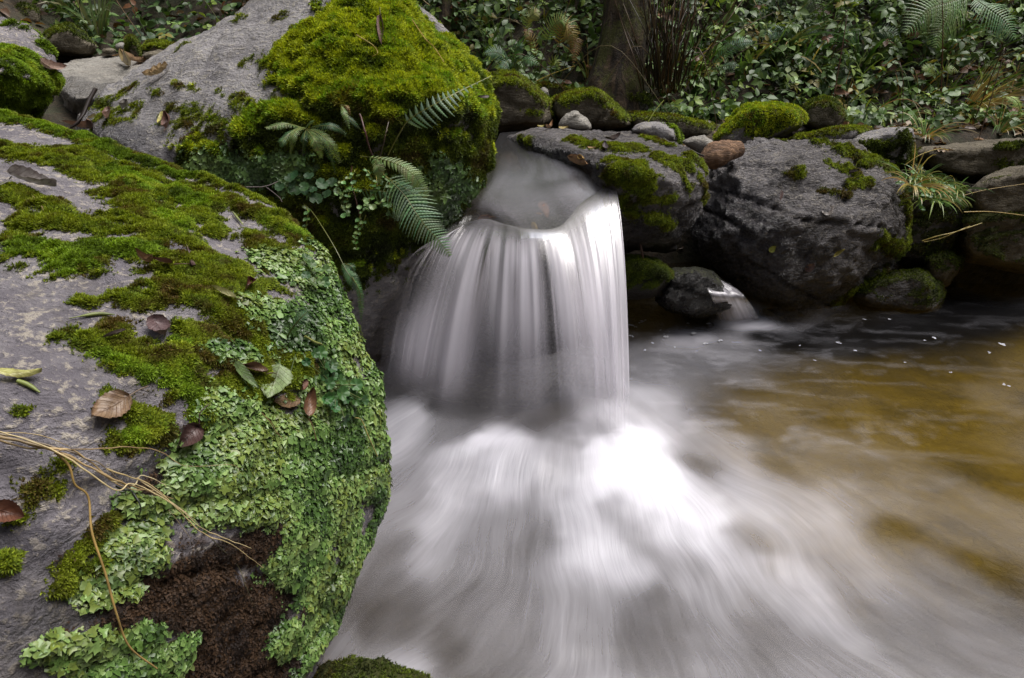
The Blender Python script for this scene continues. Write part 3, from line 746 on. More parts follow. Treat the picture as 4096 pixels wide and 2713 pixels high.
def water_streak_material(name, kx, ky, base, white, lo, hi, rough=0.35, gloss=0.9, smin=0.35, smax=1.2):
    """silky water: clear where thin, milky where aerated (attribute foam), drawn out along UV v"""
    t = NT(name)
    uv = t.n('ShaderNodeTexCoord').outputs['UV']
    s1 = t.noise(t.mapping(uv, (kx, ky, 1)), 1.0, 5, 0.62, 0.15)
    s2 = t.noise(t.mapping(uv, (kx * 4.5, ky * 1.6, 1), (0, 0, 0), (3, 1, 0)), 1.0, 4, 0.6)
    st = t.math('ADD', t.math('MULTIPLY', s1, 0.76), t.math('MULTIPLY', s2, 0.24))
    foam = t.attr('foam')
    f = t.math('MULTIPLY', foam, t.fmix(t.attr('soft'), t.maprange(st, lo, hi, smin, smax), 0.85), clamp=True)
    lay = t.n('ShaderNodeBsdfTransparent', inp={0: t.mix(t.attr('soft'), base, (1.0, 1.0, 1.0))})
    wb = t.bump(st, 0.35, 0.01)
    gl = t.n('ShaderNodeBsdfGlossy', inp={'Color': (1, 1, 1), 'Roughness': 0.22, 'Normal': wb})
    fr = t.n('ShaderNodeFresnel', inp={'IOR': 1.33, 'Normal': wb})
    clear = t.n('ShaderNodeMixShader', inp={0: t.math('MULTIPLY', fr.outputs[0], t.fmix(t.attr('soft'), gloss, 0.0)), 1: lay.outputs[0], 2: gl.outputs[0]})
    df = t.n('ShaderNodeBsdfDiffuse', inp={0: white})
    tl = t.n('ShaderNodeBsdfTranslucent', inp={0: white})
    dm = t.n('ShaderNodeMixShader', inp={0: 0.35, 1: df.outputs[0], 2: tl.outputs[0]})
    sp = t.n('ShaderNodeBsdfGlossy', inp={'Color': (1, 1, 1), 'Roughness': rough})
    fo = t.n('ShaderNodeMixShader', inp={0: 0.07, 1: dm.outputs[0], 2: sp.outputs[0]})
    mx = t.n('ShaderNodeMixShader', inp={0: f, 1: clear.outputs[0], 2: fo.outputs[0]})
    return t.surf(mx.outputs[0])
M['fall'] = water_streak_material('falling_water', 17, 0.5, (0.93, 0.92, 0.90), (0.82, 0.79, 0.86), 0.28, 0.72)
WF = empty('waterfall', [0.05, 2.0, 0.0])
tag(WF, 'silky white waterfall pouring over the ledge into the pool', 'waterfall', kind='structure')
for k, off in enumerate((0.0, -0.045, -0.10)):
    V, tau, s = fall_sheet(off, 3.1 * k)
    a = fall_alpha(tau, s, k) * (0.85, 0.75, 0.6)[k]
    wid = np.linspace(0, 1.0, NS)[None] + 0 * tau
    uv = np.stack([wid + 0.37 * k, tau * 0.8 + 0 * s + 0.5 * k], -1)
    obj('water_sheet', V.reshape(-1, 3), grid_faces(V.shape[0], NS), M['fall'], parent=WF, attrs={'foam': a.ravel(), 'soft': (sstep(0.15, 0.72, tau) + 0 * s).ravel()}, uv=uv.reshape(-1, 2))

# upper stream, running to the lip
R0 = [PZ(500, 133, 0.76), PZ(510, 132, 0.765), PZ(523, 131, 0.77)]
R1 = [PZ(492, 150, 0.74), PZ(520, 148, 0.755), PZ(566, 151, 0.77)]
R2 = [PZ(480, 175, 0.715), PZ(520, 170, 0.74), PZ(600, 165, 0.768)]
R3 = [PZ(462, 205, 0.68), PZ(510, 196, 0.705), PZ(613, 171, 0.757)]
NC = NS
rows = [catmull(r, NC) for r in (R0, R1, R2, R3)]
edge = lip.copy()
rows.append(edge)
back = edge + np.array([0, 0, 0])
NRr = 110
ctrl = np.stack(rows, 0)
US = np.stack([catmull(ctrl[:, j], NRr) for j in range(NC)], 1)
tt = np.linspace(0, 1, NRr)[:, None]; ss = np.linspace(0, 1, NC)[None]
US[..., 2] += 0.003 * perlin(np.stack([US[..., 0] * 9, US[..., 1] * 4, 0 * US[..., 0]], -1).reshape(-1, 3)).reshape(NRr, NC) * (1 - tt ** 6)
uvn = np.stack([US[..., 0].ravel() * 7 + 1.5 * US[..., 1].ravel(), US[..., 1].ravel() * 2.2, 0 * US[..., 0].ravel()], -1)
f = 0.02 + 0.21 * sstep(0.22, 0.62, tt) * (0.75 + 0.5 * fbm(uvn, 3).reshape(NRr, NC))
f = f * sstep(0.17, 0.30, ss + 0.06 * tt + 0.03 * np.sin(tt * 7)) * (1 - 0.35 * np.exp(-((tt - 0.72) / 0.06) ** 2) * sstep(0.5, 0.8, ss)) * (1 - 0.45 * sstep(0.86, 0.98, tt) * sstep(0.25, 0.35, ss) * sstep(0.8, 0.6, ss))
f = f * (1 - 0.75 * sstep(0.75, 1.0, ss) * sstep(0.7, 0.2, tt))
f = np.clip(f, 0.02, 0.85)
M['upper'] = water_streak_material('upper_stream_water', 9, 1.1, (0.55, 0.48, 0.36), (0.70, 0.69, 0.78), 0.34, 0.66, 0.25, 0.40, 0.65, 1.1)
uv = np.stack([ss + 0 * tt, tt + 0 * ss], -1)
obj_up = obj('upper_stream', US.reshape(-1, 3), grid_faces(NRr, NC), M['upper'], attrs={'foam': f.ravel()}, uv=uv.reshape(-1, 2))
tag(obj_up, 'smooth grey stream water sliding toward the lip of the fall', 'stream', kind='structure')

# side stream between the two left boulders
sr = [[PZ(64, 88, 1.02), PZ(105, 88, 1.02)], [PZ(52, 104, 0.97), PZ(85, 104, 0.97)], [PZ(44, 118, 0.93), PZ(76, 116, 0.93)], [PZ(42, 132, 0.80), PZ(70, 132, 0.80)]]
g = np.stack([np.stack([np.array(a) + (np.array(b) - np.array(a)) * q for q in np.linspace(0, 1, 30)]) for a, b in sr])
SS_ = np.stack([catmull(g[:, j], 60) for j in range(30)], 1)
ff = 0.25 + 0.35 * np.abs(fbm(SS_.reshape(-1, 3) * 9, 3))
u2 = np.stack(np.meshgrid(np.linspace(0, 0.3, 30), np.linspace(0, 1, 60)), -1)
tag(obj('side_stream', SS_.reshape(-1, 3), grid_faces(60, 30), M['upper'], attrs={'foam': ff}, uv=u2.reshape(-1, 2)), 'narrow dark side stream between the two mossy boulders at upper left', 'stream', kind='structure')

# trickle over the wet stone
def drape(px_rows, bvh, n, m, lift, tail=None):
    rows = []
    for r in px_rows:
        pr = []
        for q in np.linspace(0, 1, m):
            u = r[0] + (r[2] - r[0]) * q; v = r[1] + (r[3] - r[1]) * q
            l, nn = near_hit(bvh, u, v)
            pr.append(l + nn * lift)
        rows.append(pr)
    if tail:
        for r in tail:
            rows.append([PZ(r[0] + (r[2] - r[0]) * q, r[1] + (r[3] - r[1]) * q, r[4]) for q in np.linspace(0, 1, m)])
    g = np.array(rows)
    return np.stack([catmull(g[:, j], n) for j in range(m)], 1)
tr_ = [[P(684, 270, 2.80), P(708, 272, 2.82)], [P(694, 277, 2.66), P(722, 280, 2.70)], [P(704, 286, 2.60), P(738, 289, 2.64)], [P(712, 299, 2.56), P(748, 300, 2.60)], [PZ(718, 321, -0.01), PZ(760, 320, -0.01)]]
g = np.stack([np.stack([p + (q - p) * w_ for w_ in np.linspace(0, 1, 28)]) for p, q in tr_])
TR = np.stack([catmull(g[:, j], 50) for j in range(28)], 1)
TR += 0.010 * perlin(np.stack([np.tile(np.linspace(0, 5, 28), 50), np.repeat(np.linspace(0, 1.2, 50), 28), np.zeros(1400)], -1)).reshape(50, 28)[..., None] * np.array([0.3, -0.7, 0.6])
tq_ = np.linspace(0, 1, 50)[:, None]; sq_ = np.linspace(0, 1, 28)[None]
ft = (0.25 + 1.1 * tq_ ** 1.3) * (0.55 + 0.9 * np.clip(fbm(np.stack([(sq_ * 9 + 0 * tq_).ravel(), (tq_ * 1.2 + 0 * sq_).ravel(), np.zeros(1400)], -1), 3).reshape(50, 28) + .25, 0, 1)) * np.sin(np.pi * (sq_ * .96 + .02)) ** .7 * sstep(0, .15, tq_)
ft = ft.ravel()
u2 = np.stack(np.meshgrid(np.linspace(0, 0.35, 28), np.linspace(0, 1, 50)), -1)
tag(obj('trickle', TR.reshape(-1, 3), grid_faces(50, 28), M['fall'], attrs={'foam': np.clip(ft * 0.8, 0, 0.8), 'soft': np.full(1400, 0.75)}, uv=u2.reshape(-1, 2)), 'thin trickle of water running over the wet black stone', 'water', kind='structure')

# lower pool
SRC = PZ(572, 352, 0.0)[:2]
px_ = np.arange(-0.75, 4.6, 0.0125); py_ = np.arange(0.15, 4.0, 0.0125)
PX, PY = np.meshgrid(px_, py_)
rx, ry = PX - SRC[0], PY - SRC[1]
rr = np.hypot(rx, ry)
th = np.arctan2(ry, rx)                       # -90 deg = towards the camera
thu = np.where(th > 2.3, th - 2 * math.pi, th)
thd = np.degrees(thu)
wob = fbm(np.stack([PX * 4.0, PY * 4.0, 0 * PX + 2], -1).reshape(-1, 3), 3).reshape(PX.shape)
bend_ = fbm(np.stack([PX * 1.3 + 4, PY * 1.3, 0 * PX + 6], -1).reshape(-1, 3), 3, 0.55).reshape(PX.shape)
thu = thu + 0.10 * bend_ * sstep(0.2, 1.2, rr)
thd = np.degrees(thu)
polar = np.stack([thu * 3.2, rr * 1.5, 0 * rr], -1).reshape(-1, 3)
nz1 = fbm(polar, 3).reshape(PX.shape)
nz2 = fbm(np.stack([thu * 8, rr * 2.6, 0 * rr + 5], -1).reshape(-1, 3), 3).reshape(PX.shape)
def blob(u, v, sr_, st_, z=0.0):
    c = PZ(u, v, z)[:2]
    d = c - SRC; n = np.linalg.norm(d) + 1e-6; e = d / n
    ax = (PX - c[0]) * e[0] + (PY - c[1]) * e[1]
    at = -(PX - c[0]) * e[1] + (PY - c[1]) * e[0]
    return np.exp(-(ax / sr_) ** 2 - (at / st_) ** 2)
bl = np.array([PZ(u, v, 0)[:2] for u, v in [(600, 350), (650, 392), (720, 432), (800, 468), (900, 498), (1024, 528), (1200, 575)]])
yb = np.interp(PX, bl[:, 0], bl[:, 1])
inn = sstep(0.26, -0.34, PY - yb + 0.22 * wob + 0.15 * bend_)
dirm = inn * (0.30 + 0.70 * sstep(-124, -101, thd + 8 * wob))
cloud = fbm(np.stack([PX * 3.0 + .5 * bend_, PY * 3.0, 0 * PX + 12], -1).reshape(-1, 3), 4, 0.55).reshape(PX.shape)
# foam whiteness fitted to brightness, light and shade included, over the pool (position found along a sight line, density 0..1)
FOAM_TONE = [(439,412,0.06),(403,428,0.433),(492,443,0.713),(462,431,0.14),(543,422,0.1),(555,443,0.223),(576,460,0.231),(616,475,0.8),(663,486,0.8),(635,437,0.7),(644,403,0.34),(502,479,0.51),(454,479,0.328),(416,494,0.168),(435,536,0.324),(505,528,0.184),(536,545,0.117),(462,555,0.19),(504,570,0.171),(578,523,0.352),(614,513,0.229),(614,551,0.48),(625,570,0.426),(635,542,0.219),(682,513,0.66),(701,471,0.095),(739,494,0.34),(720,447,0.199),(739,420,0.065),(758,388,0.004),(397,551,0.11),(388,585,0.095),(407,618,0.067),(378,618,0.045),(454,580,0.19),(443,551,0.295),(473,618,0.144),(530,627,0.145),(587,627,0.151),(654,599,0.085),(644,637,0.085),(682,580,0.323),(720,599,0.238),(768,580,0.313),(768,637,0.106),(578,665,0.197),(492,665,0.138),(747,381,0.09),(796,381,0.016),(875,381,0.004),(943,404,0.001),(740,420,0.001),(841,420,0.006),(920,420,0.004),(965,460,0.001),(808,460,0.064),(853,465,0.065),(875,494,0.12),(965,501,0.067),(740,494,0.262),(785,471,0.044),(808,512,0.26),(841,501,0.171),(898,532,0.011),(965,539,0.066),(988,562,0.001),(943,573,0.109),(751,539,0.181),(790,580,0.403),(790,602,0.339),(853,573,0.187),(875,618,0.093),(943,640,0.1),(988,663,0.151),(808,652,0.182),(695,573,0.206),(673,618,0.108),(718,640,0.216),(763,618,0.173),(1010,483,0.001),(1010,517,0.07),(695,338,0.308),(673,359,0.092),(796,347,0.003),(898,359,0.003),(943,370,0.001),(735,318,0.75),(720,345,0.12),(640,330,0.02),(760,312,0.003),(850,320,0.003),(950,310,0.003),(1020,330,0.003),(1020,400,0.03),(640,370,0.115),(600,430,0.4),(520,400,0.08),(440,380,0.06),(400,395,0.12),(500,340,0.03),(340,660,0.229),(400,670,0.378),(440,650,0.071),(1100,600,0.15),(1100,480,0.05),(600,720,0.25),(800,720,0.22),(1000,720,0.2),(400,720,0.06),(590,468,0.62),(640,460,0.82),(650,503,0.74),(703,505,0.6),(690,535,0.5),(660,525,0.55),(612,432,0.42),(632,420,0.45),(600,490,0.66),(560,400,0.08),(480,380,0.08),(600,390,0.1),(470,412,0.08),(690,265,0.005),(680,285,0.005),(640,300,0.005),(650,270,0.005),(660,318,0.01),(700,322,0.02),(785,318,0.003),(765,335,0.003),(725,333,0.12),(750,325,0.5),(742,311,0.9),(700,305,0.003),(830,335,0.003),(880,335,0.003),(940,335,0.003)]
num = np.zeros(PX.shape); den = np.zeros(PX.shape)
wx_, wy_ = 0.045 * cloud, 0.045 * wob
for u, v, k in FOAM_TONE:
    c = PZ(u, v, 0)[:2]
    d = c - SRC; e = d / (np.linalg.norm(d) + 1e-6)
    ax = ((PX + wx_ - c[0]) * e[0] + (PY + wy_ - c[1]) * e[1]) / 1.5
    at = -(PX + wx_ - c[0]) * e[1] + (PY + wy_ - c[1]) * e[0]
    w_ = 1.0 / (ax ** 2 + at ** 2 + 0.0012) ** 2
    num += w_ * k; den += w_
foam = num / den
foam = foam * (1.0 + (0.22 * nz1 + 0.20 * nz2) * sstep(0.3, 1.0, rr) + 0.16 * cloud)
wis = fbm(np.stack([PX * 2.2 + 1.2 * wob, PY * 11 + 0.8 * PX, 0 * PX + 8], -1).reshape(-1, 3), 4, 0.6).reshape(PX.shape)
foam += 0.09 * np.clip(wis, 0, 1) * (1 - inn) * sstep(70, 20, thd) * np.exp(-(np.maximum(rr - 0.4, 0) / 1.0) ** 2)
foam += 0.025 * np.clip(wis - 0.1, 0, 1) * (1 - inn)
foam = np.clip(foam, 0.005, None); foam = np.where(foam > 0.5, 0.5 + 0.35 * np.tanh((foam - 0.5) / 0.35), foam)
foam = np.clip(foam, 0.0, 1.0)
pz = 0.055 * blob(510, 458, .12, .2) + 0.055 * blob(618, 455, .13, .20) + 0.05 * blob(420, 410, .16, .16) + 0.02 * blob(585, 500, .2, .25)
pz += 0.5 * np.exp(-(rr / 1.1) ** 2) * ((0.020 * nz1 + 0.006 * nz2) * sstep(0.3, 1.0, rr) + 0.016 * wob) + dirm * np.exp(-(rr / 2.2) ** 2) * (0.012 * nz1 + 0.008 * nz2)
pz += 0.0022 * perlin(np.stack([PX * 7, PY * 16, 0 * PX], -1).reshape(-1, 3)).reshape(PX.shape) + 0.004 * wob * np.exp(-(rr / 2.5) ** 2)
PV = np.stack([PX, PY, pz], -1).reshape(-1, 3)
t = NT('pool_water')
uvn_ = t.n('ShaderNodeTexCoord').outputs['UV']
s1 = t.noise(t.mapping(uvn_, (22, 1.7, 1)), 1.0, 6, 0.66, 0.35)
s2 = t.noise(t.mapping(uvn_, (90, 5.5, 1)), 1.0, 4, 0.65, 0.2)
st = t.math('ADD', t.math('MULTIPLY', s1, 0.6), t.math('MULTIPLY', s2, 0.4))
fm = t.attr('foam')
rad = t.n('ShaderNodeSeparateXYZ', inp={0: uvn_}).outputs[1]
amp0 = t.math('MULTIPLY', t.math('SUBTRACT', st, 0.5), t.math('MULTIPLY', t.math('MAXIMUM', t.math('SUBTRACT', 1.0, fm), 0.0), 1.9))
amp = t.math('MULTIPLY', amp0, t.maprange(rad, 0.3, 1.4, 0.12, 0.95))
ff_ = t.math('MULTIPLY', fm, t.math('ADD', 1.0, amp), clamp=True)
ff_ = t.math('MULTIPLY', ff_, 1.0, clamp=True)
bn = t.bump(t.math('ADD', t.math('MULTIPLY', s1, 1.0), t.math('MULTIPLY', s2, 0.4)), 0.35, 0.012)
lay = t.n('ShaderNodeBsdfTransparent', inp={0: (0.72, 0.62, 0.34)})
gl = t.n('ShaderNodeBsdfGlossy', inp={'Color': (1, 1, 1), 'Roughness': 0.16, 'Normal': bn})
fr = t.n('ShaderNodeFresnel', inp={'IOR': 1.33, 'Normal': bn})
clear = t.n('ShaderNodeMixShader', inp={0: t.math('MULTIPLY', fr.outputs[0], 0.18), 1: lay.outputs[0], 2: gl.outputs[0]})
df = t.n('ShaderNodeBsdfDiffuse', inp={0: (0.85, 0.84, 0.92), 'Normal': bn})
gl2 = t.n('ShaderNodeBsdfGlossy', inp={'Color': (1, 1, 1), 'Roughness': 0.4, 'Normal': bn})
fo = t.n('ShaderNodeMixShader', inp={0: 0.06, 1: df.outputs[0], 2: gl2.outputs[0]})
mx = t.n('ShaderNodeMixShader', inp={0: ff_, 1: clear.outputs[0], 2: fo.outputs[0]})
M['pool'] = t.surf(mx.outputs[0])
tag(obj('pool_water', PV, grid_faces(len(py_), len(px_)), M['pool'], attrs={'foam': foam.ravel()}, uv=np.stack([thu, rr], -1).reshape(-1, 2)), 'brown pool with white churning foam spreading from the waterfall', 'water', kind='structure')

# ------------------------------------------------------------------ plants: builders
class Buf:
    def __init__(self):
        self.V, self.F, self.C, self.U, self.n = [], {}, [], [], 0
    def add(self, V, F, col, uv=None):
        V = np.asarray(V, float); F = np.asarray(F, int)
        self.F.setdefault(F.shape[1], []).append(F + self.n)
        self.V.append(V)
        c = np.asarray(col, float)
        self.C.append(np.broadcast_to(c, (len(V), 3)) if c.ndim == 1 else c)
        self.U.append(np.zeros((len(V), 2)) if uv is None else np.asarray(uv, float))
        self.n += len(V)
    def build(self, name, mat, parent=None, origin=None, smooth=True):
        V = np.vstack(self.V)
        if parent is None and origin is None:
            c = V.mean(0); origin = [c[0], c[1], V[:, 2].min()]
        return obj(name, V, [np.vstack(f) for f in self.F.values()], mat, parent, origin, smooth, {'Col': np.vstack(self.C)}, np.vstack(self.U))

def tube(path, r, sides=5):
    path = np.asarray(path, float); n = len(path)
    r = np.broadcast_to(np.asarray(r, float), (n,)) if np.ndim(r) == 0 else np.interp(np.linspace(0, 1, n), np.linspace(0, 1, len(r)), r)
    T = unit(np.gradient(path, axis=0))
    ref = np.array([0.31, 0.52, 0.79])
    s = unit(np.cross(T, ref)); b = np.cross(T, s)
    a = np.arange(sides) * 2 * math.pi / sides
    V = path[:, None] + r[:, None, None] * (s[:, None] * np.cos(a)[None, :, None] + b[:, None] * np.sin(a)[None, :, None])
    F = []
    for i in range(n - 1):
        for k in range(sides):
            k2 = (k + 1) % sides
            F.append((i * sides + k, i * sides + k2, (i + 1) * sides + k2, (i + 1) * sides + k))
    return V.reshape(-1, 3), np.array(F)

def jit(c, a=0.2):
    return np.clip(np.array(c) * (1 + a * (RNG.random(3) - 0.5) + a * (random.random() - 0.5)), 0, 1)

def fern_geo(buf, ctrl, width, pairs, hint, col, stemcol, start=0.1, prof=(0.35, 1.0, 0.8, 0.05), ang=0.35, droop=0.25, one=(1, 1), teeth=6, stem=0.0016, fat=1.05):
    path = catmull(ctrl, pairs * 2 + 2)
    n = len(path)
    V, F = tube(path, [stem, stem * 0.45], 4)
    buf.add(V, F, stemcol)
    T = unit(np.gradient(path, axis=0))
    L = np.linalg.norm(np.diff(path, axis=0), axis=1).sum()
    hint = np.asarray(hint, float)
    for i in range(pairs):
        t = start + (1 - start) * (i + 0.5) / pairs
        k = min(int(t * (n - 1)), n - 2); f = t * (n - 1) - k
        p = path[k] * (1 - f) + path[k + 1] * f
        tg = T[k]
        sd = unit(np.cross(tg, hint)); nr = unit(np.cross(sd, tg))
        w = width * np.interp((t - start) / (1 - start), np.linspace(0, 1, len(prof)), prof)
        hw = L * (1 - start) / pairs * 0.5 * fat
        for sgn, amt in ((1, one[0]), (-1, one[1])):
            if amt <= 0: continue
            ln = w * amt * (0.9 + 0.2 * random.random())
            if ln < 0.002: continue
            d = unit(sd * sgn * math.cos(ang) + tg * math.sin(ang) + nr * 0.10 * (random.random() - 0.5))
            dr = droop * (0.7 + 0.6 * random.random())
            q = np.linspace(0, 1, 2 * teeth + 1)
            cl = p + d * (ln * q)[:, None] - nr * (ln * dr * q ** 2)[:, None] + tg * (0.12 * ln * q ** 2)[:, None]
            wv = hw * (1 - q ** 1.6) ** 0.8 * np.where(np.arange(2 * teeth + 1) % 2 == 1, 1.0, 0.52)
            wv[0] = hw * 0.35
            side = unit(np.cross(d, nr))
            up = nr * (wv * 0.25)[:, None]
            Vp = np.stack([cl + side * wv[:, None] + up * 0, cl + up, cl - side * wv[:, None]], 1).reshape(-1, 3)
            fs = []
            for a in range(2 * teeth):
                o = a * 3
                fs += [(o, o + 1, o + 4, o + 3), (o + 1, o + 2, o + 5, o + 4)]
            c = jit(col, 0.3)
            buf.add(Vp, fs, c)

def leaf_geo(base, tip, nrm, width, kind='ovate', curl=0.2, bend=0.15, fold=0.0, twist=0.0, na=10, nb=18, serr=0.06):
    base = np.asarray(base, float); tip = np.asarray(tip, float)
    ax = tip - base; L = np.linalg.norm(ax); ax = ax / L
    sd = unit(np.cross(ax, nrm)); nr = unit(np.cross(sd, ax))
    t = np.linspace(0, 1, nb)[:, None]; x = np.linspace(-1, 1, na + 1)[None]
    if kind == 'oak':
        w = np.sin(np.pi * np.clip(t, 0, 1) ** 0.75) ** 0.7 * (0.62 + 0.38 * np.cos(2 * np.pi * (4.2 * t - 0.35)))
    elif kind == 'round':
        w = np.sqrt(np.clip(1 - (2 * t - 1) ** 2, 0, 1)) * 1.0
    elif kind == 'narrow':
        w = np.sin(np.pi * t ** 0.85) ** 1.0
    else:
        w = np.sin(np.pi * t ** 0.72) ** 0.75
    w = w * (1 + serr * np.where(np.arange(nb)[:, None] % 2 == 0, 1, -1) * (np.abs(x) > 0.95))
    wx = w * width * 0.5 * x
    s1, s2, s3 = [random.uniform(-1, 1) for _ in range(3)]
    z = curl * width * (x ** 2) * (0.7 + 0.5 * t) + bend * L * (t - 0.45) ** 2 * 1.6 + fold * width * 0.5 * np.abs(x) * w
    z = z + width * 0.05 * np.sin(6 * t + 3 * x + s1 * 3) + width * 0.03 * np.cos((t * 8 - np.abs(x) * 3) * np.pi)
    ca = 1 - 0.25 * min(abs(curl) + abs(fold), 1.2)
    th = twist * (t - 0.5)
    V = base + ax * (L * t * np.ones_like(x))[..., None] + sd * ((wx * ca) * np.cos(th) - z * np.sin(th))[..., None] + nr * (z * np.cos(th) + wx * np.sin(th))[..., None]
    uv = np.stack([x * np.ones_like(t), t * np.ones_like(x)], -1)
    return V.reshape(-1, 3), grid_faces(nb, na + 1), uv.reshape(-1, 2)

def dead_material(name):
    t = NT(name)
    uv = t.n('ShaderNodeTexCoord').outputs['UV']
    xyz = t.n('ShaderNodeSeparateXYZ', inp={0: uv})
    x = t.math('ABSOLUTE', xyz.outputs[0]); y = xyz.outputs[1]
    ph = t.math('FRACT', t.math('SUBTRACT', t.math('MULTIPLY', y, 8.0), t.math('MULTIPLY', x, 2.2)))
    vein = t.math('MAXIMUM', t.maprange(t.math('ABSOLUTE', t.math('SUBTRACT', ph, 0.5)), 0.10, 0.0), t.maprange(x, 0.07, 0.02))
    c = t.attr('Col', 'Color')
    n = t.noise(t.pos(), 90, 5, 0.65)
    n2 = t.noise(t.pos(), 320, 3, 0.65)
    c2 = t.mix(t.maprange(n, 0.35, 0.7, 0.0, 0.75), c, t.mix(1.0, c, (0.42, 0.34, 0.36), 'MULTIPLY'))
    c2 = t.mix(t.maprange(n2, 0.5, 0.75, 0, 0.4), c2, t.mix(1.0, c, (1.4, 1.3, 1.2), 'MULTIPLY'))
    c3 = t.mix(t.math('MULTIPLY', vein, 0.55), c2, t.mix(1.0, c2, (0.5, 0.42, 0.38), 'MULTIPLY'))
    edge = t.maprange(x, 0.8, 1.0, 0, 0.45)
    c3 = t.mix(edge, c3, t.mix(1.0, c3, (0.45, 0.35, 0.3), 'MULTIPLY'))
    pr = t.principled(Base_Color=c3, Roughness=0.42, Specular_IOR_Level=0.5, Normal=t.bump(t.math('ADD', vein, t.math('MULTIPLY', n2, 0.6)), 0.5, 0.0015))
    tr = t.n('ShaderNodeBsdfTranslucent', inp={'Color': c3})
    return t.surf(t.n('ShaderNodeMixShader', inp={0: 0.15, 1: pr, 2: tr.outputs[0]}).outputs[0])
M['dead'] = dead_material('fallen_leaf_skin')

BROWN = (0.115, 0.060, 0.034); PURPLE = (0.13, 0.085, 0.085); TAN = (0.42, 0.30, 0.16); YEL = (0.38, 0.33, 0.06); GREENL = (0.16, 0.24, 0.09); ORANGE = (0.36, 0.17, 0.05); GREY = (0.30, 0.28, 0.26); RED = (0.10, 0.035, 0.025)

def lay_leaf(R, b, tp, wpx, col, label, stalk=None, kind='ovate', curl=0.2, bend=0.2, fold=0.0, twist=0.0, lift=0.011, serr=0.05, group='fallen leaves on the boulders', name='fallen_leaf', nrm=None):
    bv = R if isinstance(R, BVHTree) else R.bvh
    pb, n1 = near_hit(bv, *b); pt, n2 = near_hit(bv, *tp)
    n = unit(n1 + n2 + 0.6 * np.array([0, -0.3, 1.0])) if nrm is None else unit(nrm)
    d = 0.5 * (np.linalg.norm(pb - CAM) + np.linalg.norm(pt - CAM))
    wm = wpx / FPX * d
    pb = pb + n * lift; pt = pt + n * lift
    V, F, uv = leaf_geo(pb, pt, n, wm, kind, curl, bend, fold, twist, serr=serr)
    col = np.array(col)
    g = perlin(V * 45 + 3)[:, None]
    C = np.clip(col * (1 + 0.35 * g), 0, 1)
    o = obj(name, V, F, M['dead'], origin=V.mean(0), attrs={'Col': C}, uv=uv)
    tag(o, label, 'leaf', group)
    if stalk:
        sp = [pb]
        for q in stalk:
            h, hn = near_hit(bv, *q); sp.append(h + hn * (lift + 0.004))
        if len(sp) == 2: sp.insert(1, (sp[0] + sp[1]) / 2 + n * 0.004)
        bf = Buf(); Vt, Ft = tube(catmull(sp, 14), [0.0011, 0.0008], 5)
        bf.add(Vt, Ft, np.array(col) * 0.7)
        bf.build('stalk', M['leaf'], parent=o)
    return o

def surf_path(R, pts, lift=0.006, n=40, wig=0.0):
    bv = R if isinstance(R, BVHTree) else R.bvh
    q = []
    for k, p in enumerate(pts):
        l, nn = near_hit(bv, p[0], p[1])
        q.append(l + nn * (p[2] if len(p) > 2 else lift))
    return catmull(q, n)

# ------------------------------------------------------------------ fallen leaves
lay_leaf(A, (156, 268), (141, 266), 9, (0.20, 0.12, 0.06), 'small curled tan-brown leaf beside a folded darker one on the near boulder', curl=0.7, bend=0.8)
lay_leaf(A, (176, 268), (156, 264), 6, BROWN, 'narrow folded dark brown leaf with long stalk, beside the curled tan one', [(184, 271), (193, 272)], fold=0.9, bend=0.3)
lay_leaf(A, (194, 270), (191, 255), 9, PURPLE, 'crumpled dark leaf shaped like a T on the mossy near boulder', curl=-0.8, bend=0.6)
lay_leaf(A, (236, 303), (212, 292), 8, (0.34, 0.34, 0.15), 'pale yellow-green folded leaf lying on moss above the liverwort', [(240, 305)], fold=0.6, kind='narrow')
lay_leaf(A, (250, 284), (243, 294), 9, RED, 'small dark red crumpled leaf right of the pale yellow-green folded one', curl=0.9, bend=-0.6)
lay_leaf(A, (155, 326), (167, 345), 19, PURPLE, 'purple-brown broad leaf on bare rock at the middle moss edge', [(148, 320)], curl=0.25, bend=0.35)
lay_leaf(A, (126, 336), (103, 344), 5, (0.09, 0.07, 0.06), 'thin dark curled leaf left of the purple-brown broad leaf', fold=1.0)
lay_leaf(A, (-4, 378), (42, 378), 11, (0.40, 0.40, 0.13), 'long yellow-green leaf at the left edge on bare grey rock', [(-20, 383)], fold=0.35, bend=0.35, curl=-0.3)
lay_leaf(A, (126, 401), (88, 424), 24, (0.22, 0.145, 0.085), 'largest flat brown leaf with long upward stalk on grey rock', [(133, 393), (142, 383)], curl=0.12, bend=0.3)
lay_leaf(A, (229, 363), (252, 391), 11, (0.11, 0.17, 0.06), 'narrow dull green leaf with brown edge left of the large green one', [(225, 359)], kind='ovate', curl=0.2)
lay_leaf(A, (264, 377), (240, 366), 11, (0.14, 0.085, 0.05), 'twisted brown leaf between the narrow green leaf and the large green one', [(270, 378)], twist=1.4, curl=0.5)
lay_leaf(A, (297, 402), (270, 406), 15, (0.17, 0.11, 0.06), 'brown leaf half under the large green leaf', lift=0.006, curl=0.1)
lay_leaf(A, (282, 373), (269, 406), 30, (0.22, 0.30, 0.13), 'large oval green leaf with grey edges beside the crinkled plant', [(285, 366), (287, 361)], curl=0.06, bend=0.05, lift=0.034, nrm=(0.25, -0.55, 0.8))
lay_leaf(A, (303, 421), (306, 393), 13, (0.19, 0.10, 0.055), 'pointed brown leaf hanging stalk-down below the crinkled plant', [(304, 429), (305, 438)], curl=0.35, lift=0.02)
lay_leaf(A, (302, 378), (297, 389), 7, (0.22, 0.12, 0.085), 'tiny pinkish brown leaf left of the crinkled plant', curl=0.5)
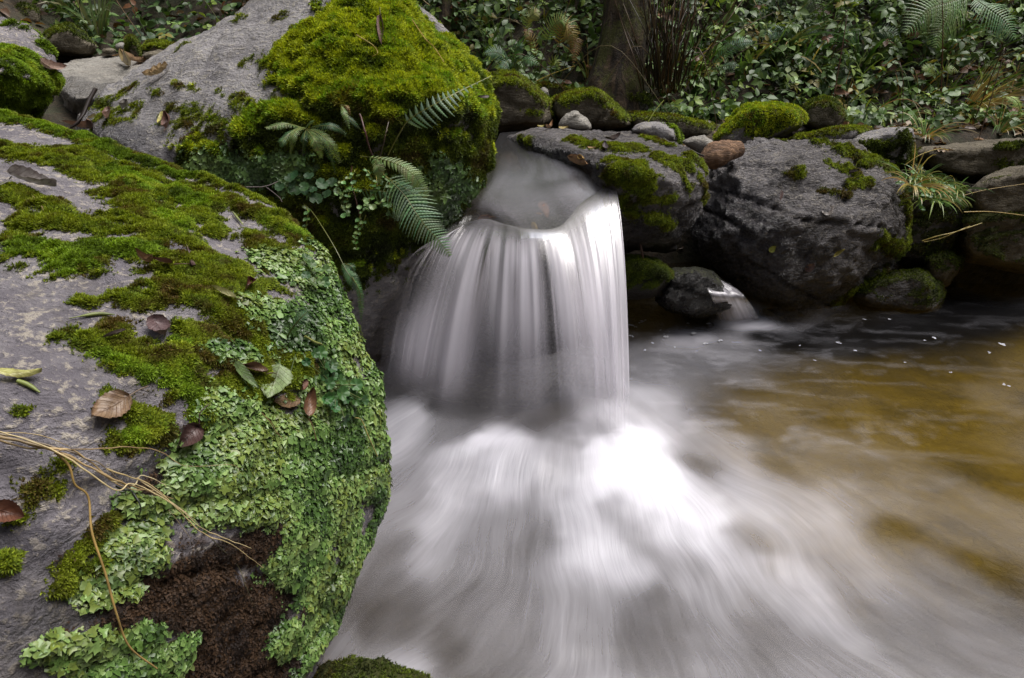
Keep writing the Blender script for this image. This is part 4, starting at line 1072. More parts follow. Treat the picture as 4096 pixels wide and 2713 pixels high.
lay_leaf(A, (198, 425), (176, 448), 20, (0.085, 0.048, 0.042), 'wet dark red-brown leaf bent over the rock rim above the grass stalks', [(199, 415), (208, 410)], curl=0.5, bend=-0.5)
lay_leaf(A, (-8, 508), (26, 518), 18, (0.17, 0.075, 0.045), 'reddish brown leaf at the left edge below the grass stalks', curl=0.4, bend=0.3, lift=0.012)
lay_leaf(A, (14, 182), (58, 198), 16, GREY, 'large stiff grey dead leaf lying on its curled edge near the left border', [(8, 187), (-6, 194)], fold=0.7, bend=0.25, twist=0.7, lift=0.012)
lay_leaf(B, (383, 22), (385, 52), 8, (0.16, 0.10, 0.085), 'brown folded leaf hanging down the yellow moss near the top edge', [(381, 14)], fold=0.9, lift=0.02)
lay_leaf(B, (486, 101), (474, 102), 4, (0.05, 0.035, 0.03), 'tiny dark leaf on the moss at the right flank of the tallest boulder', lift=0.02)
lay_leaf(B, (171, 69), (149, 81), 13, (0.52, 0.40, 0.22), 'pale tan lobed oak leaf on the grey slope of the tallest boulder', kind='oak', serr=0.0, curl=0.3, lift=0.01)
lay_leaf(B, (112, 113), (109, 123), 7, (0.24, 0.15, 0.12), 'small pinkish brown leaf on moss above the dark stick', curl=0.6)
lay_leaf(B, (99, 117), (92, 121), 4, (0.42, 0.38, 0.2), 'tiny pale yellow leaf left of the pinkish brown one', curl=0.3)
lay_leaf(B, (103, 127), (86, 132), 7, (0.24, 0.15, 0.10), 'ribbed brown curled leaf at the toe of the tallest boulder', curl=0.9, bend=0.4)
lay_leaf(B, (165, 115), (161, 128), 5, (0.45, 0.42, 0.12), 'small yellow leaf beside a brown one on the moss patch', [(166, 114)], curl=0.2)
lay_leaf(B, (169, 131), (173, 119), 8, (0.20, 0.11, 0.085), 'upright brown leaf right of the small yellow one', [(168, 135)], curl=0.6)
lay_leaf(B, (130, 106), (124, 113), 6, (0.22, 0.21, 0.19), 'grey curled dead leaf on the mossy toe of the tallest boulder', curl=0.8)
lay_leaf(SM[25], (156, 62), (130, 66), 9, (0.42, 0.29, 0.17), 'pale brown oak leaf wedged behind the slope at far left', kind='oak', serr=0, curl=0.4, nrm=(0, -0.7, 0.7))
lay_leaf(SM[25], (126, 62), (134, 74), 8, (0.25, 0.20, 0.09), 'dull green-brown leaf standing at the end of the pale slab', curl=0.6, nrm=(0.3, -0.7, 0.6))
lay_leaf(C, (36, 66), (60, 72), 10, (0.35, 0.25, 0.2), 'pale pinkish dead leaf on the corner boulder', curl=0.3)
lay_leaf(D, (605, 143), (619, 141), 8, (0.035, 0.022, 0.018), 'blackish crumpled leaf on the flat rock right of the stream', [(599, 146)], curl=0.3, bend=0.15)
lay_leaf(D, (605, 152), (604, 146), 6, (0.10, 0.08, 0.085), 'small grey-purple leaf standing on the flat rock', [(608, 155)], curl=0.3, bend=0.2)
lay_leaf(D, (588, 150), (596, 151), 4, (0.40, 0.27, 0.14), 'tiny tan leaf on the flat rock by the moss', curl=0.2)
lay_leaf(D, (537, 128.6), (544, 128.4), 4, YEL, 'small yellow leaf at the far rim of the flat rock', curl=0.2)
lay_leaf(D, (547, 131), (553, 128), 5, (0.30, 0.18, 0.09), 'small brown leaf at the far rim between two yellow ones', curl=0.4)
lay_leaf(D, (558, 130), (568, 130), 5, (0.44, 0.36, 0.13), 'pale yellow leaf at the far rim below the triangular stone', curl=0.2)
lay_leaf(D, (573, 157), (594, 165), 9, (0.26, 0.15, 0.07), 'soaked brown leaf at the stream margin on the flat rock', curl=0.1)
lay_leaf(D, (581, 157), (588, 160), 5, (0.5, 0.33, 0.08), 'orange scrap of leaf beside the soaked brown leaf', curl=0.5)
lay_leaf(E, (780, 192), (778, 203), 4, (0.14, 0.09, 0.08), 'thin brown curled leaf stuck on the big grey boulder', fold=0.8)
lay_leaf(E, (822, 214), (833, 207), 10, (0.15, 0.13, 0.11), 'wet grey-brown leaf pasted in a hollow of the big grey boulder', curl=0.05, lift=0.002)
lay_leaf(E, (770, 252), (777, 247), 6, (0.40, 0.42, 0.06), 'bright yellow-green leaf on the wet lower face of the big grey boulder', curl=0.1)
lay_leaf(E, (831, 256), (842, 248), 4, (0.42, 0.38, 0.08), 'narrow yellow leaf on the lower face of the big grey boulder', kind='narrow')
lay_leaf(E, (806, 271), (814, 263), 7, (0.19, 0.12, 0.10), 'brown ribbed leaf low on the big grey boulder', [(805, 274)], curl=0.2)
lay_leaf(E, (847, 176), (857, 173), 4, (0.03, 0.02, 0.018), 'black folded leaf on the upper right of the big grey boulder', fold=0.8)
lay_leaf(SM[11], (933, 150.5), (953, 152.5), 5, (0.5, 0.36, 0.22), 'pale orange dead leaf on the long flat slab at right', kind='oak', serr=0)
USB = bvh_of(US.reshape(-1, 3), grid_faces(NRr, NC))
lay_leaf(USB, (541, 199), (548, 214), 10, (0.33, 0.17, 0.09), 'orange-brown leaf under the sliding water near the lip', group='leaves caught in the stream', lift=0.002, curl=0.1)
lay_leaf(USB, (536, 212), (542, 212.5), 4, (0.42, 0.27, 0.10), 'tiny orange leaf at the foot of the orange-brown one in the stream', group='leaves caught in the stream', lift=0.002)
lay_leaf(USB, (536, 225), (531, 217), 7, (0.55, 0.47, 0.12), 'yellow leaf caught on the lip of the fall', group='leaves caught in the stream', lift=0.006, curl=0.5, bend=0.5)
lay_leaf(USB, (476, 220), (488, 213), 7, (0.30, 0.15, 0.04), 'rusty leaf stuck at the left end of the lip', group='leaves caught in the stream', lift=0.008, curl=0.4)
lay_leaf(USB, (487, 221), (494, 215), 5, (0.34, 0.18, 0.05), 'smaller rusty leaf right of another at the left end of the lip', group='leaves caught in the stream', lift=0.008, curl=0.4)

# catkins, twigs and dry stalks
def stick(name, label, cat, path, r, col, group=None, sides=6, mat=None, bumpy=0.0):
    path = np.array(path)
    if bumpy: path = path + bumpy * RNG.normal(size=path.shape)
    V, F = tube(path, r, sides)
    b = Buf(); b.add(V, F, np.clip(np.array(col) * (1 + 0.5 * perlin(V * 60)[:, None]), 0, 1))
    o = b.build(name, mat or M['leaf'])
    return tag(o, label, cat, group)
stick('catkin', 'green catkin lying across bare rock above the purple-brown leaf', 'catkin', surf_path(A, [(69, 320), (85, 317), (100, 316), (115, 317)], 0.004, 30), [0.0008, 0.001, 0.0028, 0.0032, 0.003, 0.001], (0.16, 0.19, 0.05), 'catkins on the near boulder')
stick('catkin', 'green catkin half under the long yellow-green leaf', 'catkin', surf_path(A, [(17, 384), (28, 388), (40, 395)], 0.005, 20), [0.003, 0.0034, 0.003, 0.001], (0.20, 0.24, 0.06), 'catkins on the near boulder')
stick('catkin', 'pale catkin on the liverwort above the crinkled plant', 'catkin', surf_path(A, [(302, 336), (312, 340), (318, 344), (319, 350)], 0.012, 20), [0.0022, 0.0028, 0.002, 0.0008], (0.22, 0.24, 0.07), 'catkins on the near boulder')
stick('catkin', 'short green catkin near the crest above the liverwort', 'catkin', surf_path(A, [(233, 214), (239, 222), (243, 228)], 0.006, 14), [0.0014, 0.0026, 0.002, 0.0007], (0.22, 0.25, 0.10), 'catkins on the near boulder')
stick('dead_stem', 'thin pale curved stem on the moss near the grey dead leaf', 'stem', surf_path(A, [(33, 197), (43, 207), (47, 221)], 0.004, 16), 0.0009, (0.35, 0.24, 0.14))
stick('dead_stem', 'thin yellow stem lying on the liverwort right of the crinkled plant', 'stem', surf_path(A, [(350, 416), (357, 420), (364, 436), (372, 455)], 0.013, 20), 0.0012, (0.40, 0.34, 0.12))
stick('dead_stem', 'wispy brown stem on the liverwort left of the pointed brown leaf', 'stem', surf_path(A, [(258, 416), (266, 424), (270, 432), (279, 439)], 0.011, 16), 0.0008, (0.24, 0.15, 0.07))
stick('stick', 'dark broken stick standing at the foot of the side stream', 'stick', [P(95.5, 88.5, 2.3), P(90, 99, 2.27), P(83, 114, 2.23), P(78, 123, 2.2), P(70, 128, 2.19)], [0.0075, 0.0065, 0.007, 0.006, 0.003], (0.028, 0.018, 0.014), bumpy=0.001)
stick('twig', 'thin forked bare twig poking out over the near crest', 'twig', [P(246, 187, 1.72), P(262, 187, 1.74), P(270, 185, 1.76), P(278, 181.5, 1.78)], [0.0016, 0.0011], (0.08, 0.055, 0.05))
stick('twig', 'thin dark twig dropping toward the near crest from its forked neighbour', 'twig', [P(266, 187, 1.74), P(274, 193, 1.74), P(280, 198, 1.73), P(282, 202, 1.72)], [0.0014, 0.001], (0.08, 0.055, 0.05))
stick('root', 'thin ringed root hanging under the round-faced boulder', 'root', [P(640.5, 244, 2.6), P(642, 251, 2.58), P(643, 260, 2.57)], 0.005, (0.10, 0.05, 0.03))

def pxa(pts):        # picture points of the stalk bundle
    return [(0.1615 * p[0], 425 + 0.1615 * p[1], p[2]) for p in pts]
BUN = [([(-90, 40, .02), (0, 58, .03), (250, 95, .03), (440, 160, .012)], .0012, (0.42, 0.30, 0.13)),
       ([(-90, 45, .04), (0, 82, .042), (300, 212, .03), (640, 322, .03), (860, 402, .03), (1000, 480, .026), (1250, 640, .02), (1485, 775, .03)], .0018, (0.52, 0.40, 0.19)),
       ([(-90, 85, .03), (0, 105, .032), (320, 178, .026), (650, 292, .024), (830, 372, .02), (1050, 450, .012)], .0030, (0.34, 0.23, 0.10)),
       ([(310, 190, .016), (350, 168, .026), (420, 166, .026), (870, 166, .02), (1100, 188, .022), (1410, 240, .014), (1470, 290, .008)], .0011, (0.32, 0.21, 0.09)),
       ([(640, 298, .028), (760, 325, .022), (880, 346, .018), (1070, 391, .016)], .0015, (0.60, 0.49, 0.26)),
       ([(600, 292, .024), (900, 462, .024), (1180, 640, .022), (1350, 722, .03), (1525, 892, .04)], .0016, (0.46, 0.34, 0.15)),
       ([(-80, 60, .02), (0, 74, .02), (260, 132, .02), (560, 242, .02), (720, 322, .012)], .0022, (0.26, 0.19, 0.11)),
       ([(830, 362, .02), (1050, 490, .02), (1220, 590, .012)], .0013, (0.50, 0.38, 0.20)),
       ([(-60, 92, .024), (160, 150, .024), (420, 225, .022), (700, 330, .02), (900, 400, .02)], .0020, (0.40, 0.27, 0.11)),
       ([(680, 335, .02), (760, 430, .012), (800, 445, .01), (850, 500, .012), (852, 560, .006)], .0024, (0.03, 0.035, 0.02)),
       ([(980, 500, .02), (1080, 590, .016), (1160, 710, .008)], .0008, (0.34, 0.25, 0.12)),
       ([(1240, 670, .02), (1430, 900, .012), (1480, 990, .01), (1560, 1110, .006)], .0011, (0.10, 0.085, 0.035))]
bd = empty('dry_grass_bundle', surf_path(A, [(60, 450), (61, 450)], 0.0, 2)[0])
tag(bd, 'bundle of broken straw-coloured grass stalks lying across the near boulder', 'grass stalks')
for pts, r, c in BUN:
    pp = surf_path(A, pxa(pts), 0.02, 60)
    pp = pp + 0.0016 * np.stack([perlin(pp * 55 + k_) for k_ in (1.5, 9.5, 21.5)], -1)
    V, F = tube(pp, np.interp(np.linspace(0, 1, 26), [0, .33, .66, 1], [r * .65, r * .65, r * .5, r * .25]) * RNG.uniform(.7, 1.25, 26), 6)
    b = Buf(); b.add(V, F, np.clip(np.array(c) * np.array([1.05, 1.12, 1.3]) * (1 + 0.45 * perlin(V * 50)[:, None]), 0, 1)); b.build('stalk', M['leaf'], parent=bd)
stick('dead_stem', 'long golden stem trailing down the near boulder from the stalk bundle', 'stem', surf_path(A, pxa([(310, 196, .02), (400, 262, .014), (440, 340, .012), (520, 480, .012), (550, 680, .012), (620, 900, .014), (690, 1170, .014), (780, 1330, .014), (930, 1490, .012)]), 0.01, 70), [0.0016, 0.0014, 0.0015, 0.0012], (0.36, 0.24, 0.08))

# ------------------------------------------------------------------ ferns and small plants on the boulders
FG = (0.10, 0.20, 0.075); FD = (0.055, 0.12, 0.05); FB = (0.19, 0.27, 0.09); STM = (0.14, 0.15, 0.04)
def fern(name, label, root, fronds, group='ferns on the boulders'):
    """fronds: (pixel path with depths, width px, pairs, colour, options)"""
    pts = [P(*root)]
    e = empty('fern', pts[0]); tag(e, label, 'fern', group)
    for path, wpx, pairs, col, kw in fronds:
        ctrl = [P(*q) for q in path]
        d = np.mean([np.linalg.norm(c - CAM) for c in ctrl])
        b = Buf()
        kw = dict(kw)
        hint = kw.pop('hint', (0.0, -0.75, 0.65))
        fern_geo(b, ctrl, wpx / FPX * d, pairs, hint, col, kw.pop('stemcol', STM), **kw)
        b.build('frond', M['leaf'], parent=e, smooth=False)
    return e
fern('fern', 'small bushy fern with drooping fronds at the middle of the tallest boulder', (306, 129, 2.02),
     [([(306, 129, 2.02), (288, 124, 1.93), (266, 128, 1.88)], 5.2, 26, FB, dict(prof=(.7, 1, .9, .3), fat=.48, teeth=3, ang=.5, droop=.3)),
      ([(306, 129, 2.02), (293, 131, 1.92), (283, 140, 1.88), (280, 146, 1.88)], 5.2, 20, FG, dict(prof=(.7, 1, .9, .3), fat=.48, teeth=3, ang=.5)),
      ([(306, 129, 2.02), (298, 128, 1.9), (292, 138, 1.86), (290, 153, 1.88)], 5.2, 24, FB, dict(prof=(.7, 1, .9, .3), fat=.48, teeth=3, ang=.5)),
      ([(306, 129, 2.02), (304, 138, 1.92), (302, 156, 1.95)], 4.2, 20, FD, dict(prof=(.7, 1, .9, .3), fat=.48, teeth=3, ang=.5)),
      ([(306, 129, 2.02), (312, 136, 1.9), (317, 146, 1.88), (321, 158, 1.9)], 6.0, 26, FB, dict(prof=(.7, 1, .9, .3), fat=.48, teeth=3, ang=.5)),
      ([(306, 129, 2.02), (318, 133, 1.9), (331, 145, 1.87), (340, 163, 1.9)], 6.0, 30, FB, dict(prof=(.7, 1, .9, .3), fat=.48, teeth=3, ang=.5)),
      ([(306, 129, 2.02), (322, 126, 1.95), (335, 127, 1.95), (346, 134, 1.97)], 5.2, 24, FD, dict(prof=(.7, 1, .9, .3), fat=.48, teeth=3, ang=.5)),
      ([(306, 129, 2.02), (320, 138, 1.93), (330, 155, 1.95), (335, 173, 2.0)], 4.2, 24, FD, dict(prof=(.7, 1, .9, .3), fat=.48, teeth=3, ang=.5)),
      ([(306, 129, 2.02), (308, 124, 1.97), (314, 121, 1.95)], 3.0, 12, FG, dict(prof=(.7, 1, .9, .3), fat=.48, teeth=3, ang=.5))])
fern('fern', 'two short hanging fronds with a brown tip on the dark mossy flank', (341, 105, 2.02),
     [([(341, 105, 2.02), (344, 113, 1.96), (350, 131, 1.95)], 3.6, 15, FB, {}), ([(343, 112, 1.98), (352, 121, 1.96), (361, 130, 1.97)], 3.0, 12, FD, {}),
      ([(341, 105, 2.02), (347, 107, 1.98), (351, 117, 1.98)], 2.2, 9, (0.28, 0.19, 0.07), {})])
fern('fern', 'single long-stalked frond slanting up across the mossy right half of the tallest boulder', (388, 155, 2.0),
     [([(388, 155, 2.02), (398, 136, 1.95), (410, 119, 1.92), (437, 103, 1.93), (462, 90, 2.0), (491, 76, 2.12)], 17, 16, (0.17, 0.26, 0.15),
       dict(start=.36, prof=(.85, 1, 1, .55, .12, .05), one=(1.0, 0.45), ang=.22, fat=.62, teeth=8, hint=(0.15, -0.9, 0.3), stemcol=(0.22, 0.22, 0.05), droop=0.1, stem=0.0022))])
fern('fern', 'fern with pale arching frond bending right below the dark flank', (362, 157, 2.0),
     [([(360, 156, 2.0), (379, 159, 1.9), (399, 165, 1.86), (413, 175, 1.85), (421, 186, 1.87), (427, 197, 1.9)], 10, 26, FB, dict(prof=(.35, .8, 1, .9, .4), fat=.95, ang=.5)),
      ([(372, 157, 1.96), (377, 164, 1.9), (379, 172, 1.89), (379, 183, 1.9)], 7, 15, FB, dict(prof=(.6, 1, .8, .1)))])
fern('fern', 'largest feathery fern leaning right toward the falling water', (383, 174, 2.02),
     [([(378, 168, 2.02), (392, 182, 1.9), (405, 196, 1.84), (416, 213, 1.80), (427, 228, 1.78), (440, 242, 1.77), (450, 256, 1.76)], 25, 30, (0.14, 0.22, 0.11), dict(start=.12, prof=(.75, 1, .95, .8, .6, .4, .08), fat=.6, ang=.45, teeth=7, hint=(0.1, -0.9, 0.4))),
      ([(388, 178, 2.0), (405, 188, 1.9), (420, 200, 1.88), (428, 218, 1.88)], 9, 20, FD, dict(prof=(.5, 1, .7, .1))),
      ([(360, 190, 2.0), (372, 190, 1.95), (387, 192, 1.95)], 10, 6, FG, dict(one=(1, 0), ang=.1, fat=.6, prof=(1, 1, .9, .8), hint=(0, -0.95, 0.2), start=0.02))])
fern('fern', 'thin fern dangling on a long stem over the black hollow behind the near boulder', (303, 203, 2.0),
     [([(303, 203, 2.0), (313, 213, 1.9), (323, 228, 1.8), (335, 248, 1.72), (345, 268, 1.68), (352, 279, 1.66), (363, 296, 1.66)], 7, 30, FG, dict(start=.62, prof=(.6, 1, .9, .15), ang=.5, fat=.5)),
      ([(352, 277, 1.66), (359, 290, 1.65), (361, 306, 1.65), (361, 322, 1.66)], 4.2, 18, FG, dict(prof=(.5, 1, .8, .1))),
      ([(345, 264, 1.68), (351, 266, 1.66), (355, 273, 1.66)], 4, 10, FD, dict(prof=(.5, 1, .8, .1)))])
l0, n0 = near_hit(A.bvh, 287, 337); yA = l0[1]
fern('fern', 'small dark fern sprig lying on the liverwort of the near boulder', (287, 337, yA),
     [([(287, 337, yA - .005), (294, 326, yA - .02), (300, 319, yA - .025), (307, 312, yA - .02)], 9.5, 13, (0.09, 0.17, 0.085), dict(start=.28, prof=(.8, 1, .8, .2), ang=.4, fat=.7))])

def round_leaf(buf, c, nrm, r, col, crinkle=0.12, notch=0.5, rim=18, teeth=0, cup=0.2):
    nrm = unit(np.asarray(nrm, float)); t, b = tangents(nrm[None]); t, b = t[0], b[0]
    rot = random.random() * 6.28
    V = [c]; C = [np.array(col) * 0.85]
    for ring, q in ((0, 0.5), (1, 1.0)):
        for k in range(rim):
            a = rot + k * 2 * math.pi / rim
            da = abs(((a - rot + math.pi) % (2 * math.pi)) - math.pi)
            rr = r * q * (1 - notch * math.exp(-(da / 0.28) ** 2))
            if teeth and ring == 1: rr *= 1 + 0.07 * (1 if k % 2 else -1)
            z = r * cup * q * q + crinkle * r * q * math.sin(5 * a + 1.7) + 0.05 * r * random.uniform(-1, 1)
            V.append(c + t * rr * math.cos(a) + b * rr * math.sin(a) + nrm * z)
            C.append(np.array(col) * (0.95 if ring == 0 else 1.15) * random.uniform(.9, 1.1))
    F3 = [(0, 1 + k, 1 + (k + 1) % rim) for k in range(rim)]
    F4 = [(1 + k, 1 + rim + k, 1 + rim + (k + 1) % rim, 1 + (k + 1) % rim) for k in range(rim)]
    n0 = buf.n
    buf.add(np.array(V), np.array(F3), np.array(C))
    buf.F.setdefault(4, []).append(np.array(F4) + n0)

# round-leaved plant under the tallest boulder
rp = empty('round_leaf_plant', P(310, 185, 2.0)); tag(rp, 'dark glossy round-leaved plant clinging under the tallest boulder', 'plant')
for u, v, r in [(290, 178, 5), (295, 175, 4.5), (309, 176, 4.6), (280, 187, 4.8), (294, 191, 5.8), (304, 187, 5), (304, 192, 4), (322, 184, 5.8), (332, 183, 5.6), (327, 194.5, 5.2), (316, 199, 6), (293, 184.5, 4.4), (337, 191, 3.6), (313, 190, 4)]:
    y = 1.95 + 0.05 * random.random(); d = np.linalg.norm(P(u, v, y) - CAM)
    b = Buf(); c = P(u, v, y)
    round_leaf(b, c, (random.uniform(-.4, .4), -0.55, 0.65 + random.uniform(-.2, .3)), r / FPX * d, jit((0.045, 0.10, 0.035), 0.3), 0.06, 0.45, 18, 1)
    V, F = tube([c, c + np.array([0.01, 0.05, -0.02]), P(310, 190, 2.04)], 0.0013, 4); b.add(V, F, (0.07, 0.09, 0.03))
    b.build('leaf', M['bramble'], parent=rp)
# trailing vine
tv = empty('trailing_vine', P(372, 160, 2.0)); tag(tv, 'tangle of yellow-green trailing stems with tiny paired leaves below the ferns', 'vine')
VST = [[(355, 170, 1.93), (352, 176, 1.9), (341, 182, 1.88), (337, 188, 1.88), (340, 194, 1.88)], [(364, 168, 1.93), (370, 174, 1.9), (373, 186, 1.9), (374, 196, 1.9)], [(381, 172, 1.92), (388, 180, 1.9), (390, 192, 1.89), (388, 206, 1.9)],
       [(376, 175, 1.94), (377, 185, 1.9), (375, 192, 1.9), (368, 202, 1.88), (366, 210, 1.87)], [(385, 200, 1.9), (375, 205, 1.87), (366, 208, 1.86), (360, 216, 1.88), (358, 228, 1.9)], [(352, 185, 1.92), (348, 196, 1.9), (346, 207, 1.9), (347, 215, 1.9)],
       [(340, 194, 1.88), (350, 190, 1.88), (360, 190, 1.9)], [(304, 205, 1.95), (308, 212, 1.92), (306, 226, 1.92), (305, 235, 1.92)], [(366, 215, 1.88), (361, 228, 1.9), (355, 238, 1.92), (357, 250, 1.95)]]
lf = Buf()
for ps in VST:
    pth = catmull([P(*q) for q in ps], 26)
    b = Buf(); V, F = tube(pth, 0.0014, 4); b.add(V, F, jit((0.26, 0.27, 0.05))); b.build('stem', M['leaf'], parent=tv)
    for k in range(4, 26, 4):
        for s in (-1, 1):
            d = unit(np.array([s * random.uniform(.5, 1), -0.5, random.uniform(-.6, .5)]))
            n = unit(np.array([random.uniform(-.3, .3), -0.6, 0.7]))
            Ln = random.uniform(.010, .019)
            V, F, uv = leaf_geo(pth[k], pth[k] + d * Ln, n, Ln * .85, 'ovate', 0.15, 0.1, na=4, nb=7, serr=0)
            lf.add(V, F, jit((0.12, 0.22, 0.06), 0.4))
for u, v in [(366, 207), (369, 202), (373, 204), (370, 210), (362, 206), (343, 208), (347, 206), (345, 213), (349, 210), (341, 197), (337, 194), (388, 204), (384, 198), (358, 176), (352, 182)]:
    c = P(u, v, 1.86); d = unit(np.array([random.uniform(-1, 1), -.6, random.uniform(-.6, .6)])); Ln = random.uniform(.016, .024)
    V, F, uv = leaf_geo(c, c + d * Ln, unit(np.array([random.uniform(-.3, .3), -0.7, 0.6])), Ln * .9, 'round', 0.15, 0.1, na=6, nb=9, serr=0)
    lf.add(V, F, jit((0.16, 0.26, 0.10), 0.3))
lf.build('leaves', M['leaf'], parent=tv)
for lab, ps, c, r in [('upright reddish bramble stem in front of the dark mossy flank', [(360, 114, 1.97), (364, 128, 1.93), (368, 143, 1.93), (372, 155, 1.97)], (0.085, 0.035, 0.03), .003),
                      ('faint brown stem right of the reddish one on the dark flank', [(389, 120, 2.0), (385, 137, 1.96), (380, 157, 1.97)], (0.07, 0.05, 0.025), .0022),
                      ('brown stem hanging below the ferns toward the black hollow', [(352, 166, 1.93), (351, 180, 1.92), (356, 200, 1.95), (362, 226, 2.0)], (0.10, 0.05, 0.03), .0022)]:
    stick('bramble_stem', lab, 'stem', catmull([P(*q) for q in ps], 20), r, c, 'stems on the tallest boulder', bumpy=0.0006)
for lab, ps, c in [('long orange dry grass blade on the yellow moss near the crest', [(409, 27), (419, 41), (430, 53), (441, 65)], (0.42, 0.24, 0.05)),
                   ('short golden dry grass blade on the yellow moss, left of the long orange one', [(360, 41), (367, 49), (374, 56), (378, 65)], (0.40, 0.30, 0.07)),
                   ('pale dry grass blade along the upper right crest of the moss', [(413, 1), (420, 6), (427, 13)], (0.40, 0.30, 0.16))]:
    stick('straw', lab, 'straw', surf_path(B, ps, 0.03, 24), [0.0015, 0.001], c, 'dry straws on the tallest boulder')

# crinkled plants on the near boulder
def crinkle_plant(lab, leaves, col, k):
    c0, n0 = near_hit(A.bvh, np.mean([q[0] for q in leaves]), np.mean([q[1] for q in leaves]))
    e = empty('crinkled_plant', c0); tag(e, lab, 'plant', 'leafy plants on the near boulder')
    for i, (u, v, r) in enumerate(leaves):
        l, n = near_hit(A.bvh, u, v); d = np.linalg.norm(l - CAM)
        h = 0.012 + 0.020 * random.random()
        b = Buf(); c = l + n * h
        nn = unit(n + np.array([random.uniform(-.5, .5), random.uniform(-.6, .2), random.uniform(-.1, .6)]))
        round_leaf(b, c, nn, r / FPX * d * 1.05, jit(col, 0.35), 0.14, 0.35, 20, 1, 0.3)
        V, F = tube([c, (c + c0) / 2 + n * .01, c0], 0.001, 4); b.add(V, F, (0.12, 0.15, 0.05))
        b.build('leaf', M['bramble'], parent=e)
Q = lambda L, k=0.1116: [(225 + 0.1116 * x, 325 + 0.1116 * y, r * k) for x, y, r in L]
crinkle_plant('dark green crinkled rosette plant growing from the liverwort', Q([(795, 255, 60), (705, 275, 42), (690, 340, 36), (880, 350, 46), (800, 420, 46), (880, 440, 55), (980, 430, 52), (900, 470, 60), (850, 520, 50), (1000, 560, 56), (950, 600, 60), (1095, 550, 52), (820, 600, 50), (1030, 640, 60), (1110, 660, 52), (900, 680, 52), (970, 770, 46), (900, 790, 42), (820, 720, 42), (1160, 680, 42), (870, 620, 40), (1060, 600, 46), (930, 540, 45)]), (0.045, 0.105, 0.030), 0)
crinkle_plant('small grey-green rosette plant high on the right rim of the near boulder', [(302, 263, 4.6), (308, 272, 4.4), (319, 270, 5.0), (307, 286, 5.2), (302, 283, 4), (320, 283, 5), (313, 277, 4), (313, 288, 4)], (0.07, 0.13, 0.045), 1)

# ------------------------------------------------------------------ far bank
def ground_pts(n, x0, x1, y0, y1):
    x = RNG.uniform(x0, x1, n); y = RNG.uniform(y0, y1, n)
    return np.stack([x, y, ground_z(x, y)], -1)
def leaf_cloud(c, d, nr, L, wr, col, fold=0.25):
    """many six-quad leaves: c base (n,3), d axis, nr normal, L length"""
    n = len(c)
    sd = unit(np.cross(d, nr)); nr = unit(np.cross(sd, d))
    Vs, Cs = [], []
    sag = 0.10 + 0.25 * RNG.random(n)
    for q, w in ((0.0, 0.06), (0.28, 0.92), (0.62, 0.80), (1.0, 0.0)):
        m = c + d * (L * q)[:, None] - nr * (L * sag * q * q)[:, None]
        hw = (L * wr * 0.5 * w)[:, None]
        Vs += [m - sd * hw + nr * hw * fold, m, m + sd * hw + nr * hw * fold]
        Cs += [col, col * 0.8, col]
    V = np.stack(Vs, 1).reshape(-1, 3); C = np.stack(Cs, 1).reshape(-1, 3)
    f = np.array([[k * 3 + s, k * 3 + s + 1, k * 3 + s + 4, k * 3 + s + 3] for k in range(3) for s in (0, 1)])
    F = (np.arange(n)[:, None, None] * 12 + f[None]).reshape(-1, 4)
    return V, F, C

def keep_bramble(p):
    x, y = p[:, 0], p[:, 1]
    k = np.ones(len(p))
    k *= np.where(x < -0.9, 0.30, 1.0)
    k *= 1 - 0.92 * np.exp(-((x - 0.84) / 0.42) ** 2 - ((y - 4.35) / 0.45) ** 2)
    k *= 1 - 0.55 * np.exp(-((x - 0.25) / 0.35) ** 2 - ((y - 4.9) / 0.6) ** 2)
    k *= 0.45 + 0.75 * sstep(-0.45, 0.25, fbm(p * 1.4 + 4, 3))
    k *= np.where((x > 2.4) & (y < 5.0), 0.45, 1.0)
    return RNG.random(len(p)) < k
p0 = ground_pts(32000, -4.2, 7.0, 4.25, 7.6)
p0 = p0[keep_bramble(p0)]
n = len(p0)
hmax = 0.12 + 0.30 * sstep(4.4, 5.2, p0[:, 1]) * (0.6 + 0.6 * RNG.random(n))
hh = hmax * RNG.random(n) ** 0.7
c0 = p0 + np.stack([0 * hh, -0.3 * hh, hh], -1)
nb = unit(np.array([[0.0, -0.45, 0.85]]) + 0.40 * RNG.normal(size=(n, 3)))
hd = RNG.random(n) * 6.283
hv = np.stack([np.cos(hd), np.sin(hd) - 0.35, 0 * hd - 0.15], -1)
hv = unit(hv - nb * np.einsum('ij,ij->i', hv, nb)[:, None])
bsd = np.cross(hv, nb)
Ls = 0.038 + 0.045 * RNG.random(n)
colb = pal = np.array([(0.050, 0.095, 0.022), (0.092, 0.168, 0.040), (0.155, 0.245, 0.066), (0.24, 0.34, 0.065)])[RNG.choice(4, n, p=[.35, .33, .2, .12])] * (0.7 + 0.6 * RNG.random((n, 1)))
yl = RNG.random(n)
colb = np.where((yl < 0.035)[:, None], np.array([[0.22, 0.19, 0.03]]), colb)
colb = np.where(((yl > 0.035) & (yl < 0.06))[:, None], np.array([[0.13, 0.055, 0.02]]), colb)
Vb, Fb, Cb, off = [], [], [], 0
for a, sc, fw in ((0.0, 1.0, 0.25), (1.25, 0.85, 0.05), (-1.25, 0.85, 0.05)):
    d = unit(hv * math.cos(a) + bsd * math.sin(a) + 0.12 * RNG.normal(size=(n, 3)))
    nn = unit(nb + 0.30 * RNG.normal(size=(n, 3)))
    V, F, Cc = leaf_cloud(c0 + d * (Ls * fw)[:, None], d, nn, Ls * sc, 0.66, colb * (0.85 + 0.3 * RNG.random((n, 1))))
    Vb.append(V); Fb.append(F + off); Cb.append(Cc); off += len(V)
